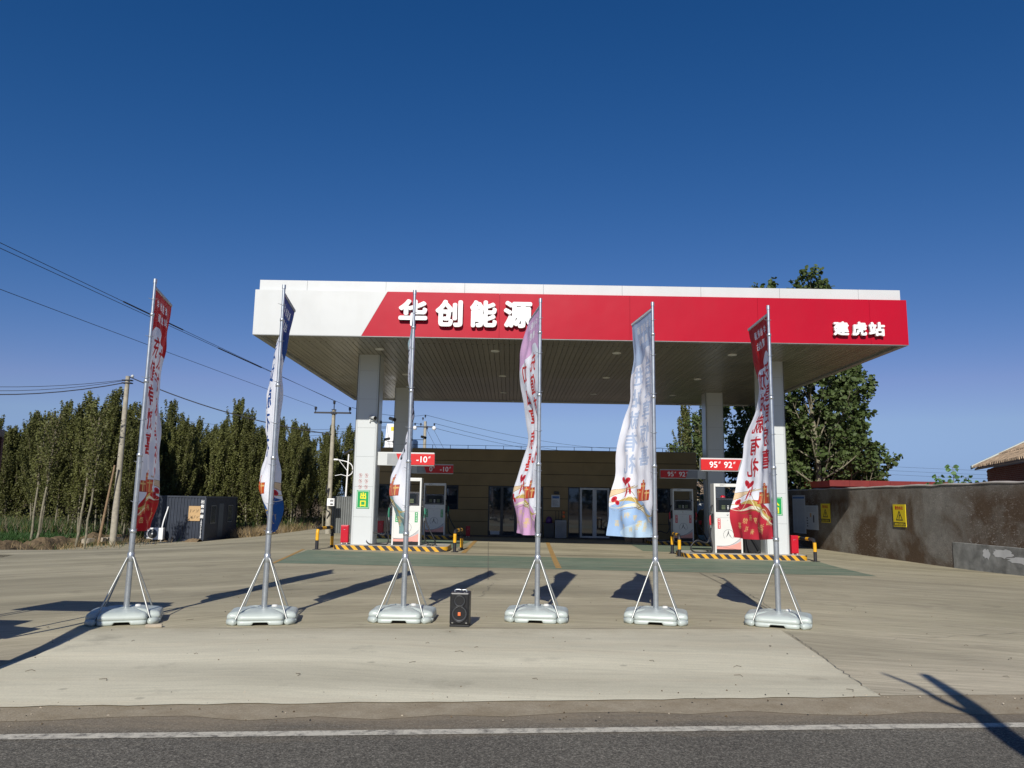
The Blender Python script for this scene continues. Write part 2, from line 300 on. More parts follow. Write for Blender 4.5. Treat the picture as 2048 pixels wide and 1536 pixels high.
# ------------------------------------------------------------------ mesh builder
class MB:
    def __init__(s): s.v = []; s.f = []; s.m = []; s.sm = []
    def add(s, vs, fs, mi=0, smooth=False):
        b = len(s.v); s.v += [tuple(v) for v in vs]; s.f += [tuple(b+i for i in f) for f in fs]; s.m += [mi]*len(fs); s.sm += [smooth]*len(fs)
    def box(s, x0, x1, y0, y1, z0, z1, mi=0, bev=0):
        if bev > 0:
            bm = bmesh.new(); bmesh.ops.create_cube(bm, size=1)
            bmesh.ops.transform(bm, matrix=Matrix.Translation(((x0+x1)/2, (y0+y1)/2, (z0+z1)/2)) @ Matrix.Diagonal((x1-x0, y1-y0, z1-z0, 1)), verts=bm.verts)
            bmesh.ops.bevel(bm, geom=bm.edges[:], offset=bev, segments=2, affect='EDGES', profile=.6)
            bm.verts.index_update(); s.add([v.co for v in bm.verts], [[v.index for v in f.verts] for f in bm.faces], mi, False); bm.free(); return
        s.add([(x0, y0, z0), (x1, y0, z0), (x1, y1, z0), (x0, y1, z0), (x0, y0, z1), (x1, y0, z1), (x1, y1, z1), (x0, y1, z1)],
              [(0, 3, 2, 1), (4, 5, 6, 7), (0, 1, 5, 4), (1, 2, 6, 5), (2, 3, 7, 6), (3, 0, 4, 7)], mi)
    def tube(s, pts, rad, n=8, mi=0, cap=True, smooth=True):
        pts = [Vector(p) for p in pts]; rs = rad if isinstance(rad, (list, tuple)) else [rad]*len(pts); vs = []; ref = None
        for i, p in enumerate(pts):
            d = (pts[min(i+1, len(pts)-1)]-pts[max(i-1, 0)]).normalized()
            if ref is None: ref = Vector((0, 0, 1)) if abs(d.z) < .9 else Vector((1, 0, 0))
            a = d.cross(ref).normalized(); b = d.cross(a).normalized(); ref = -b if False else ref
            if a.length < .5: a = d.orthogonal().normalized(); b = d.cross(a)
            for k in range(n):
                t = 2*math.pi*k/n; vs.append(p+(a*math.cos(t)+b*math.sin(t))*rs[i])
        fs = [(i*n+k, i*n+(k+1) % n, (i+1)*n+(k+1) % n, (i+1)*n+k) for i in range(len(pts)-1) for k in range(n)]
        s.add(vs, fs, mi, smooth)
        if cap: s.add(vs[:n], [tuple(range(n))], mi); s.add(vs[-n:], [tuple(reversed(range(n)))], mi)
    def cyl(s, p0, p1, r0, r1=None, n=12, mi=0): s.tube([p0, p1], [r0, r1 if r1 is not None else r0], n, mi)
    def lathe(s, prof, n=16, mi=0, o=(0, 0, 0), axis='z', smooth=True):
        vs = []
        for r, z in prof:
            for k in range(n):
                t = 2*math.pi*k/n; a, b = r*math.cos(t), r*math.sin(t)
                vs.append((o[0]+a, o[1]+b, o[2]+z) if axis == 'z' else (o[0]+a, o[1]-z, o[2]+b))
        fs = [(i*n+k, i*n+(k+1) % n, (i+1)*n+(k+1) % n, (i+1)*n+k) for i in range(len(prof)-1) for k in range(n)]
        s.add(vs, fs, mi, smooth)
    def prism(s, poly, y0, y1, mi=0):            # polygon in x,z extruded along y (y0 is the near face)
        n = len(poly); s.add([(x, y0, z) for x, z in poly]+[(x, y1, z) for x, z in poly],
              [tuple(range(n)), tuple(reversed(range(n, 2*n)))]+[(i, i+n, (i+1) % n+n, (i+1) % n) for i in range(n)], mi)
    def prism_z(s, poly, z0, z1, mi=0):
        n = len(poly); s.add([(x, y, z0) for x, y in poly]+[(x, y, z1) for x, y in poly],
              [tuple(reversed(range(n))), tuple(range(n, 2*n))]+[(i, (i+1) % n, (i+1) % n+n, i+n) for i in range(n)], mi)
    def text(s, body, size, x, y, z, mi=0, ext=.001, bold=0., sx=1., rot=None, center=True):
        vs, fs = textmesh(body); xs = [v[0] for v in vs]; zs = [v[1] for v in vs]
        cx = (min(xs)+max(xs))/2 if center else 0; cz = (min(zs)+max(zs))/2 if center else 0
        n = len(vs); st = min(.0012, ext*.06); V0 = []
        offs = [(0, 0)]+([(bold*math.cos(R(a)), bold*math.sin(R(a))) for a in range(0, 360, 45)] if bold > 0 else [])
        F = [tuple(f) for f in fs]
        ec = {}
        for f in fs:
            for i in range(len(f)):
                a, b = f[i], f[(i+1) % len(f)]; ec[(a, b)] = 1
        for (a, b) in ec:
            if (b, a) not in ec: F.append((b, a, a+n, b+n))
        for k, (ox, oz) in enumerate(offs):
            V = [Vector(((v[0]-cx+ox)*size*sx, dy, (v[1]-cz+oz)*size)) for dy in (-ext-st*(k-4), 0) for v in vs]
            if rot is not None: V = [rot @ v for v in V]
            s.add([v+Vector((x, y, z)) for v in V], F, mi)
    def mesh(s, name, mats):
        me = bpy.data.meshes.new(name); me.from_pydata(s.v, [], s.f)
        for m in (mats if isinstance(mats, (list, tuple)) else [mats]): me.materials.append(M[m] if isinstance(m, str) else m)
        me.polygons.foreach_set('material_index', s.m); me.polygons.foreach_set('use_smooth', s.sm); me.update(); return me
    def build(s, name, mats, parent=None, loc=None, rz=0, label=None):
        o = bpy.data.objects.new(name, s.mesh(name, mats)); col.objects.link(o)
        if parent: o.parent = parent
        if loc: o.location = loc
        if rz: o.rotation_euler.z = rz
        if label: o['label'] = label
        return o
_tc = {}
def textmesh(body, bold=0.):
    key = (body, bold)
    if key in _tc: return _tc[key]
    c = bpy.data.curves.new('t', 'FONT'); c.body = body; c.offset = bold; c.resolution_u = 3
    o = bpy.data.objects.new('t', c); col.objects.link(o)
    dg = bpy.context.evaluated_depsgraph_get(); dg.update(); me = bpy.data.meshes.new_from_object(o.evaluated_get(dg))
    vs = [(v.co.x, v.co.y) for v in me.vertices]
    fs = [list(p.vertices) for p in me.polygons]
    # front faces only, wound so that the normal looks along -y after mapping z=y
    out = []
    for f in fs:
        A = sum(vs[f[i]][0]*vs[f[(i+1) % len(f)]][1]-vs[f[(i+1) % len(f)]][0]*vs[f[i]][1] for i in range(len(f)))
        out.append(f if A > 0 else f[::-1])
    col.objects.unlink(o); bpy.data.objects.remove(o); bpy.data.curves.remove(c); bpy.data.meshes.remove(me)
    _tc[key] = (vs, out); return _tc[key]

def tag(o, label=None, cat=None, group=None, kind=None):
    if label: o['label'] = label
    if cat: o['category'] = cat
    if group: o['group'] = group
    if kind: o['kind'] = kind
    return o
def thing(name, label, cat, loc=(0, 0, 0), rz=0, group=None):
    o = bpy.data.objects.new(name, None); col.objects.link(o); o.empty_display_size = .2
    o.location = loc; o.rotation_euler.z = rz; return tag(o, label, cat, group)
def kids(o): return [x for x in bpy.data.objects if x.parent == o]
def copy_tree(o, parent=None):
    c = o.copy(); col.objects.link(c)
    if parent: c.parent = parent
    for ch in kids(o): copy_tree(ch, c)
    return c

# ------------------------------------------------------------------ ground sheets
def sheet(name, poly, zoff, mat, step=1., kind='structure', lim=None):
    bm = bmesh.new(); f = bm.faces.new([bm.verts.new((x, y, 0)) for x, y in poly])
    bmesh.ops.triangulate(bm, faces=[f])
    xs = [p[0] for p in poly]; ys = [p[1] for p in poly]
    x0, x1 = max(min(xs), -24), min(max(xs), 18); y0, y1 = max(min(ys), 12), min(max(ys), 40)
    x = math.ceil(x0/step)*step
    while x < x1:
        bmesh.ops.bisect_plane(bm, geom=bm.verts[:]+bm.edges[:]+bm.faces[:], plane_co=(x, 0, 0), plane_no=(1, 0, 0)); x += step
    y = math.ceil(y0/step)*step
    while y < y1:
        bmesh.ops.bisect_plane(bm, geom=bm.verts[:]+bm.edges[:]+bm.faces[:], plane_co=(0, y, 0), plane_no=(0, 1, 0)); y += step
    for v in bm.verts: v.co.z = G(v.co.x, v.co.y)+zoff
    bmesh.ops.recalc_face_normals(bm, faces=bm.faces[:])
    if sum(f.normal.z for f in bm.faces) < 0: bmesh.ops.reverse_faces(bm, faces=bm.faces[:])
    me = bpy.data.meshes.new(name); bm.to_mesh(me); bm.free(); me.materials.append(M[mat])
    o = bpy.data.objects.new(name, me); col.objects.link(o); o['kind'] = kind; return o

def base_ground():
    xs = [-3000, -600, -200, -100, -60]+[-40+i for i in range(72)]+[45, 80, 160, 600, 3000]
    ys = [-3000, -600, -100, -20, 0]+[4+i for i in range(60)]+[80, 110, 200, 600, 3000]
    rg = random.Random(3)
    vs = [(x, y, G(x, y)-.05) for y in ys for x in xs]; nx = len(xs)
    fs = [(j*nx+i, j*nx+i+1, (j+1)*nx+i+1, (j+1)*nx+i) for j in range(len(ys)-1) for i in range(nx-1)]
    b = MB(); b.add(vs, fs, 0, True); o = b.build('ground', 'soil'); o['kind'] = 'structure'
base_ground()
F0 = lambda x: 7.06+.088*x                       # front edge of the concrete
sheet('forecourt', [(-60, F0(-60)), (-14, F0(-14)), (45, F0(45)), (45, 62), (-9, 62), (-13.5, 62), (-15.2, 52), (-15.9, 46.2), (-17.5, 42.6), (-20.3, 41), (-20.1, 36.1), (-17.3, 31), (-14.4, 24), (-13.45, 20.9), (-25, 17.5), (-60, 16)][0:16], 0., 'forecourt')
rg = random.Random(11)
def wob(a, b, n, amp, seed):
    q = random.Random(seed); return [(a[0]+(b[0]-a[0])*i/n, a[1]+(b[1]-a[1])*i/n+(q.uniform(-amp, amp) if 0 < i < n else 0)) for i in range(n+1)]
apron_poly = wob((-5.9, 6.30), (3.38, 7.30), 46, .022, 1)+[(3.74, 10.95)]+wob((3.55, 11.0), (-5.05, 10.24), 24, .01, 2)+[(-5.3, 10.0), (-5.12, 9.2), (-4.96, 8.45), (-5.0, 7.9), (-5.5, 7.4), (-6.4, 7.0)]
sheet('apron', apron_poly, .004, 'apron')
sheet('road', [(-300, -12-28), (300, -12+28), (300, 6.62+.088*300), (-300, 6.62-.088*300)], -.006, 'asphalt').location = (0, 0, 0)
sheet('dust_verge', wob((-40, 6.50-3.52), (40, 6.50+3.52), 160, .09, 3)+wob((40, 7.12+3.5), (-40, 7.12-3.5), 60, .015, 4), -.003, 'dust')
sheet('road_line', [(-60, 6.02-.0957*60), (60, 6.02+.0957*60), (60, 6.145+.0957*60), (-60, 6.145-.0957*60)], -.002, 'white_line')
# painted green bays and yellow lines under the canopy
sheet('green_floor_bay', [(-6.2, 20.7), (9.54, 20.5), (10.35, 26.3), (5.9, 26.3), (4.5, 25.7), (-2.0, 25.3), (-6.7, 26.2)], .004, 'green_floor')
sheet('green_floor_bay', [(-6.3, 28.9), (-2.0, 28.9), (-1.62, 34.9), (-6.3, 34.9)], .004, 'green_floor')
sheet('green_floor_bay', [(5.1, 30.0), (10.2, 29.2), (10.2, 34.9), (5.35, 34.9)], .004, 'green_floor')
sheet('yellow_floor_line', [(1.24, 20.9), (1.40, 20.9), (1.76, 34.7), (1.6, 34.7)], .008, 'yellow_line')
sheet('yellow_floor_line', [(-1.62, 26.4), (-1.46, 26.4), (-1.40, 34.8), (-1.56, 34.8)], .008, 'yellow_line')
sheet('yellow_floor_line', [(-6.95, 26.4), (-6.2, 20.55), (-6.1, 20.55), (-6.85, 26.4)], .008, 'yellow_line')
sheet('yellow_floor_line', [(-2.6, 26.25), (4.6, 26.75), (4.6, 26.87), (-2.6, 26.37)], .008, 'forecourt')
for (a, b) in (((-.45, 17.2), (-.9, 33.5)), ((4.1, 11.2), (4.9, 20.3)), ((-9, 22.), (12, 21.)), ((-5.4, 13.5), (-2.6, 18.4))):
    dx, dy = b[0]-a[0], b[1]-a[1]; L = math.hypot(dx, dy); px, py = -dy/L*.008, dx/L*.008
    sheet('floor_joint', [(a[0]-px, a[1]-py), (a[0]+px, a[1]+py), (b[0]+px, b[1]+py), (b[0]-px, b[1]-py)][::-1], .012, 'joint')
def crack(pts, wdt, seed, amp=.03):
    q = random.Random(seed); L = []
    for i in range(len(pts)-1):
        for k in range(14):
            t = k/14; L.append((pts[i][0]+(pts[i+1][0]-pts[i][0])*t+q.uniform(-amp, amp), pts[i][1]+(pts[i+1][1]-pts[i][1])*t+q.uniform(-amp, amp)))
    vs = []
    for i in range(len(L)):
        a, b_ = L[max(i-1, 0)], L[min(i+1, len(L)-1)]; dx, dy = b_[0]-a[0], b_[1]-a[1]; l = math.hypot(dx, dy)+1e-6; w_ = wdt*q.uniform(.3, 1.2)*min(1, i/5, (len(L)-1-i)/5+.1)
        for s_ in (-1, 1): x, y = L[i][0]-dy/l*w_*s_, L[i][1]+dx/l*w_*s_; vs.append((x, y, G(x, y)+.0085))
    b = MB(); b.add([(a_, b_, c_+.004) for a_, b_, c_ in vs], [(2*i, 2*i+1, 2*i+3, 2*i+2)[::-1] for i in range(len(L)-1)], 0); o = b.build('surface_crack', 'joint'); o['kind'] = 'structure'
crack([(3.36, 7.35), (3.5, 8.6), (3.66, 9.8), (3.78, 10.9)], .005, 1, .016); crack([(-7.5, 12.4), (-4.6, 14.6), (-3.2, 17.5)], .006, 2, .05); crack([(4.6, 10.2), (7.0, 11.0), (9.5, 11.2)], .005, 3, .05)
crack([(3.9, 11.2), (4.4, 13.6), (4.7, 16.)], .006, 4, .04); crack([(-5.0, 10.22), (-1, 10.58), (3.6, 11.0)], .008, 5, .02); crack([(-2.2, 11.8), (-.5, 14.), (-.3, 17.)], .005, 6, .05)
sheet('shaded_step', [(-6.0, 38.2), (7.4, 38.2), (7.4, 39.95), (-6.0, 39.95)], .006, 'shaded_paver')  # floor strip before the shop, canopy shadow put into its dark colour
sheet('field', [(-90, 30), (-23.2, 37.), (-22.2, 44.8), (-24, 51), (-90, 58)], .02, 'field')

# ------------------------------------------------------------------ canopy
cx0, cx1, cy0, cy1, cz0, cz1 = -8.2, 12.48, 23.8, 39.9, 6.75, 8.2
canopy = thing('petrol_station_canopy', 'large white and red flat canopy with raised white characters on four columns', 'canopy', (2.14, 31.85, G(2, 32)))
def P(b, name, mats, label=None, parent=None):      # part given in world coordinates
    o = b.build(name, mats, None, None, 0, label); par = parent or canopy
    o.parent = par; o.location = -Vector(wloc(par)); return o
def wloc(o):
    v = Vector(o.location); p = o.parent
    while p: v += p.location; p = p.parent
    return v
# fascia panels
T = .18
def slab(b, x0, x1, z0, z1, y0, y1, mi): b.box(x0, x1, y0, y1, z0, z1, mi)
b = MB(); b.prism([(cx0, cz0), (-4.78, cz0), (-4.005, cz1), (cx0, cz1)], cy0, cy0+T, 0); P(b, 'fascia_panel', 'white_panel', 'white slanted end panel')
xs = [(-4.78, -4.0)]; joints = [-.43, 3.7, 7.75, 11.3, cx1]
px0 = None
for i, j in enumerate(joints):
    b = MB(); g = .006
    if i == 0: b.prism([(-4.775, cz0), (j-g, cz0), (j-g, cz1), (-4.0, cz1)], cy0+.002, cy0+T, 0)
    else: b.box(joints[i-1], j-(g if i < 4 else 0), cy0+.002, cy0+T, cz0, cz1, 0)
    P(b, 'fascia_panel', 'red_panel')
for (y0, y1) in ((cy0+T, 29.2), (29.206, 34.5), (34.506, cy1-T)):
    b = MB(); b.box(cx0, cx0+T, y0, y1, cz0, cz1); P(b, 'side_panel', 'white_panel')
    b = MB(); b.box(cx1-T, cx1, y0, y1, cz0, cz1); P(b, 'side_panel', 'red_panel')
for i in range(5):
    xa = cx0+(cx1-cx0)*i/5; b = MB(); b.box(xa, xa+(cx1-cx0)/5-.006, cy1-T, cy1, cz0, cz1); P(b, 'rear_panel', 'white_panel')
for q_ in ((cx1-T-.01, cx1-.004, cy0+.01, cy1), (cx0+.004, cx0+T+.01, cy0+.01, cy1), (cx0+T, cx1-T, cy0+.006, cy0+T+.01)): b = MB(); b.box(*q_, cz0-.018, cz0-.002); P(b, 'edge_trim', 'grey_metal')
b = MB(); b.box(cx0+.1, cx1-.1, cy0+.1, cy1-.1, cz1-.12, cz1-.02); P(b, 'roof_deck', 'roof_grey')
x = -8.12
while x < 12.38:
    x2 = min(x+2.52 if x > -8.1 else -6.6, 12.38); b = MB(); b.box(x, x2-.008, cy0+.15, cy0+.3, cz1-.02, 8.56); P(b, 'parapet_panel', 'white_panel'); x = x2
for y in range(3):
    ya = cy0+.3+y*5.1; b = MB(); b.box(-8.12, -8.0, ya, ya+5.09, cz1-.02, 8.56); P(b, 'parapet_panel', 'white_panel')
    b = MB(); b.box(12.26, 12.38, ya, ya+5.09, cz1-.02, 8.56); P(b, 'parapet_panel', 'white_panel')
b = MB(); b.box(cx1-T-.012, cx1-T-.001, cy0+T, cy1-T, cz0-.015, cz0+.07); P(b, 'edge_trim', 'grey_metal')
# soffit: 113 ceiling strips
b = MB(); b.box(cx0+T, cx1-T, cy0+T, cy1-T, cz0+.09, cz0+.12); P(b, 'ceiling_backing', 'dark_gap')
n = 113; wd = (cx1-cx0-2*T)/n
b = MB(); L = cy1-cy0-2*T
b.add([(-wd/2+.003, 0, .016), (-wd/2+.012, 0, 0), (wd/2-.008, 0, 0), (wd/2-.003, 0, .016), (-wd/2+.003, L, .016), (-wd/2+.012, L, 0), (wd/2-.008, L, 0), (wd/2-.003, L, .016)],
      [(0, 4, 5, 1), (1, 5, 6, 2), (2, 6, 7, 3)][:3], 0)
sm = b.mesh('ceiling_strip', 'soffit'); cl = Vector(canopy.location)
rg = random.Random(5)
for i in range(n):
    o = bpy.data.objects.new('ceiling_strip', sm); col.objects.link(o); o.parent = canopy
    o.location = Vector((cx0+T+wd*(i+.5), cy0+T, cz0+.055+rg.uniform(-.003, .003)))-cl; o.rotation_euler = (0, rg.uniform(-.022, .022), 0)
b = MB()
b.lathe([(.0, .0), (.10, .0), (.13, -.012), (.15, -.012), (.16, .012)], 18, 0)
lm = b.mesh('ceiling_light', 'pump_white')
for (x, y) in ((-4.6, 26.2), (-.6, 26.2), (3.6, 26.2), (7.6, 26.2), (-4.4, 31.6), (-.4, 31.6), (3.9, 31.6), (7.7, 31.6), (-.4, 36.6), (3.9, 36.6), (7.7, 36.6)):
    o = bpy.data.objects.new('ceiling_light', lm); col.objects.link(o); o.parent = canopy; o.location = Vector((x, y, cz0+.045))-cl
# characters on the fascia
def fascia_char(ch, x0, x1, z0, z1, label):
    vs, fs = textmesh(ch); xs = [v[0] for v in vs]; zs = [v[1] for v in vs]; bd = .042
    s = (z1-z0)/(max(zs)-min(zs)+2*bd); sx = (x1-x0)/(max(xs)-min(xs)+2*bd)/s
    b = MB(); b.text(ch, s, (x0+x1)/2, cy0-.05, (z0+z1)/2, 0, .09, bd, sx); P(b, 'character', 'letter_white', label)
for ch, a, c_ in (('华', -3.61, -2.70), ('创', -2.45, -1.59), ('能', -1.36, -.51), ('源', -.30, .61)): fascia_char(ch, a, c_, 7.06, 7.93, 'large raised white character '+ch)
for ch, a, c_ in (('建', 10.07, 10.56), ('虎', 10.66, 11.12), ('站', 11.18, 11.69)): fascia_char(ch, a, c_, 6.99, 7.44, 'small raised white character '+ch)
# columns
def column(x0, x1, y0, sign):
    y1 = y0+.82; zb = G((x0+x1)/2, y0)+.15; c = bpy.data.objects.new('column', None); col.objects.link(c); c.parent = canopy
    base = Vector(((x0+x1)/2, (y0+y1)/2, zb)); c.location = base-cl
    b = MB(); b.box(x0+.012, x1-.012, y0+.012, y1-.012, zb, 6.82, 0); P(b, 'column_core', 'column_joint', None, c)
    r = .085
    for sx_, sy_ in ((-1, -1), (1, -1), (1, 1), (-1, 1)):      # rounded corner trims
        cx = x0+r if sx_ < 0 else x1-r; cy = y0+r if sy_ < 0 else y1-r; a0 = {(-1, -1): 180, (1, -1): 270, (1, 1): 0, (-1, 1): 90}[(sx_, sy_)]
        pts = [(cx+r*math.cos(R(a0+t)), cy+r*math.sin(R(a0+t))) for t in range(0, 91, 15)]+[(cx, cy)]
        b = MB(); b.prism_z(pts, zb, 6.81); P(b, 'corner_trim', 'column_panel', None, c)
    zs = [zb, 1.05, 2.10, 3.15, 4.17, 5.20, 6.22, 6.81]
    for i in range(7):
        a, e = zs[i]+(.003 if i else 0), zs[i+1]-.003
        for k in range(4):
            b = MB(); g = .006
            if k == 0: b.box(x0+r+g, x1-r-g, y0, y0+.02, a, e)
            if k == 1: b.box(x1-.02, x1, y0+r+g, y1-r-g, a, e)
            if k == 2: b.box(x0+r+g, x1-r-g, y1-.02, y1, a, e)
            if k == 3: b.box(x0, x0+.02, y0+r+g, y1-r-g, a, e)
            P(b, 'cladding_panel', 'column_panel', None, c)
    if sign:
        for k, ch in enumerate(sign):
            pass
        xa, xb = ((-5.37, -4.92) if x0 < 0 else (9.08, 9.53))
        za, ze = 1.34, 1.97; b = MB()
        b.box(xa, xb, y0-.012, y0-.001, za, ze, 0); t = .012
        for (p, q, u, v_) in ((xa+.02, xb-.02, za+.02, za+.032), (xa+.02, xb-.02, ze-.032, ze-.02), (xa+.02, xa+.032, za+.02, ze-.02), (xb-.032, xb-.02, za+.02, ze-.02)):
            b.box(p, q, y0-.0145, y0-.011, u, v_, 2)
        b.text(sign[0], .235, (xa+xb)/2, y0-.012, ze-.19, 1, .003, .045); b.text(sign[1], .235, (xa+xb)/2, y0-.012, za+.17, 1, .003, .045)
        P(b, 'direction_sign', ['green_label', 'exit_yellow', 'letter_white'], 'green sign with yellow characters '+sign, c)
    if sign == '出口':
        for i in range(3):
            for j in range(2):
                b = MB()
                cx = -5.27+.21*j; cz = 2.50-.20*i
                rg_ = [(cx+.058*math.cos(R(t)), cz+.058*math.sin(R(t))) for t in range(0, 360, 20)]; ri = [(cx+.050*math.cos(R(t)), cz+.050*math.sin(R(t))) for t in range(0, 360, 20)]
                m = len(rg_); b.add([(x, y0-.002, z) for x, z in rg_+ri], [(k, (k+1) % m, (k+1) % m+m, k+m) for k in range(m)], 0)
                q = [(cx-.042, cz+.034), (cx-.034, cz+.042), (cx+.042, cz-.034), (cx+.034, cz-.042)]; b.add([(x, y0-.0015, z) for x, z in q], [(0, 1, 2, 3)], 0)
                b.box(cx-.010, cx+.014, y0-.001, y0-.0005, cz-.025, cz+.022, 1)
                b.box(cx-.05, cx+.05, y0-.002, y0-.0008, cz-.083, cz-.075, 0)
                P(b, 'prohibition_icon', ['warn_red', 'ink'], None, c)
    return c
column(-5.55, -4.73, 27.3, '出口'); column(8.93, 9.76, 27.3, '入口'); column(-5.44, -4.62, 35.5, None); column(9.0, 9.83, 35.5, None)

# price sign boxes cantilevered from the columns
def price(xcol, xend, y, z0, z1, texts, label, xr0, xr1, gx):
    o = thing('price_sign_box', label, 'price sign', ((xcol+xend)/2, y, z0), 0, 'fuel grade signs on the columns')
    s = 1 if xend > xcol else -1; a, e = min(xcol, xend), max(xcol, xend)
    b = MB(); b.box(a+.012, e-.012, y+.02, y+.28, z0, z1, 0, .01); P(b, 'housing', 'white_panel', None, o)
    # front: white, grey and red fields
    zz0, zz1 = z0+.035, z1-.05; sl = .13*s
    b = MB(); b.prism([(gx, zz0), (xr0+sl, zz0), (xr0, zz1), (gx, zz1)] if s > 0 else [(xr0+sl, zz0), (gx, zz0), (gx, zz1), (xr0, zz1)], y+.008, y+.022); P(b, 'grey_panel', 'grey_metal', None, o)
    b = MB(); b.prism([(xr0+sl, zz0), (xend, zz0), (xend, zz1), (xr0, zz1)] if s > 0 else [(xend, zz0), (xr0+sl, zz0), (xr0, zz1), (xend, zz1)], y-.012, y+.02); P(b, 'red_panel', 'red_label', None, o)
    for tx, tz, body in texts:
        b = MB()
        b.text(body, .30, tx, y-.012, (zz0+zz1)/2, 0, .006, .018); x1 = max(v[0] for v in b.v)
        b.text('#', .12, x1+.075, y-.012, (zz0+zz1)/2+.075, 0, .006, .012, 1., Matrix(((1, 0, .25), (0, 1, 0), (0, 0, 1))))
        P(b, 'number', 'letter_white', None, o)
    return o
price(-4.73, -2.70, 27.42, 2.86, 3.33, [(-3.83, 0, '0'), (-3.15, 0, '-10')], 'white lightbox marked 0 and -10 on the front left column, nearest left of the pumps', -4.06, 0, -4.38)
price(-4.62, -2.63, 35.62, 2.86, 3.30, [(-3.66, 0, '0'), (-3.05, 0, '-10')], 'shaded lightbox marked 0 and -10 on the rear left column', -4.0, 0, -4.3)
price(8.93, 6.74, 27.42, 2.85, 3.31, [(7.18, 0, '95'), (7.70, 0, '92')], 'sunlit lightbox marked 95 and 92 on the front right column', 8.17, 0, 8.5)
price(9.0, 6.89, 35.62, 2.82, 3.24, [(7.35, 0, '95'), (7.88, 0, '92')], 'shaded lightbox marked 95 and 92 on the rear right column', 8.17, 0, 8.6)

# islands
def island(x0, x1, y0, y1, label):
    zb = G((x0+x1)/2, y0); o = thing('pump_island', label, 'pump island', ((x0+x1)/2, (y0+y1)/2, zb), 0, 'raised pump islands with striped kerbs')
    r = .32; pts = []
    for cx, cy, a0 in ((x1-r, y0+r, 270), (x1-r, y1-r, 0), (x0+r, y1-r, 90), (x0+r, y0+r, 180)):
        pts += [(cx+r*math.cos(R(a0+t)), cy+r*math.sin(R(a0+t))) for t in range(0, 91, 10)]
    b = MB(); b.prism_z(pts, zb-.05, zb+.152, 0); k = P(b, 'kerb', 'stripes', None, o)
    mx, my = (x0+x1)/2, (y0+y1)/2; ins = [(mx+(x-mx)*(1-.02/abs(x1-mx)), my+(y-my)*(1-.02/abs(y1-my))) for x, y in pts]
    b = MB(); b.prism_z(ins, zb+.1, zb+.158, 0); P(b, 'slab', 'island_top', None, o)
    return o
island(-6.05, -2.10, 26.8, 28.7, 'striped pump island at the front left under the 0 and -10 pumps')
island(6.02, 10.22, 26.75, 28.7, 'striped pump island at the front right under the 95 and 92 pumps')
island(-6.2, -2.52, 35.0, 36.8, 'shaded striped pump island at the rear left')
island(6.3, 10.3, 35.0, 36.8, 'shaded striped pump island at the rear right')

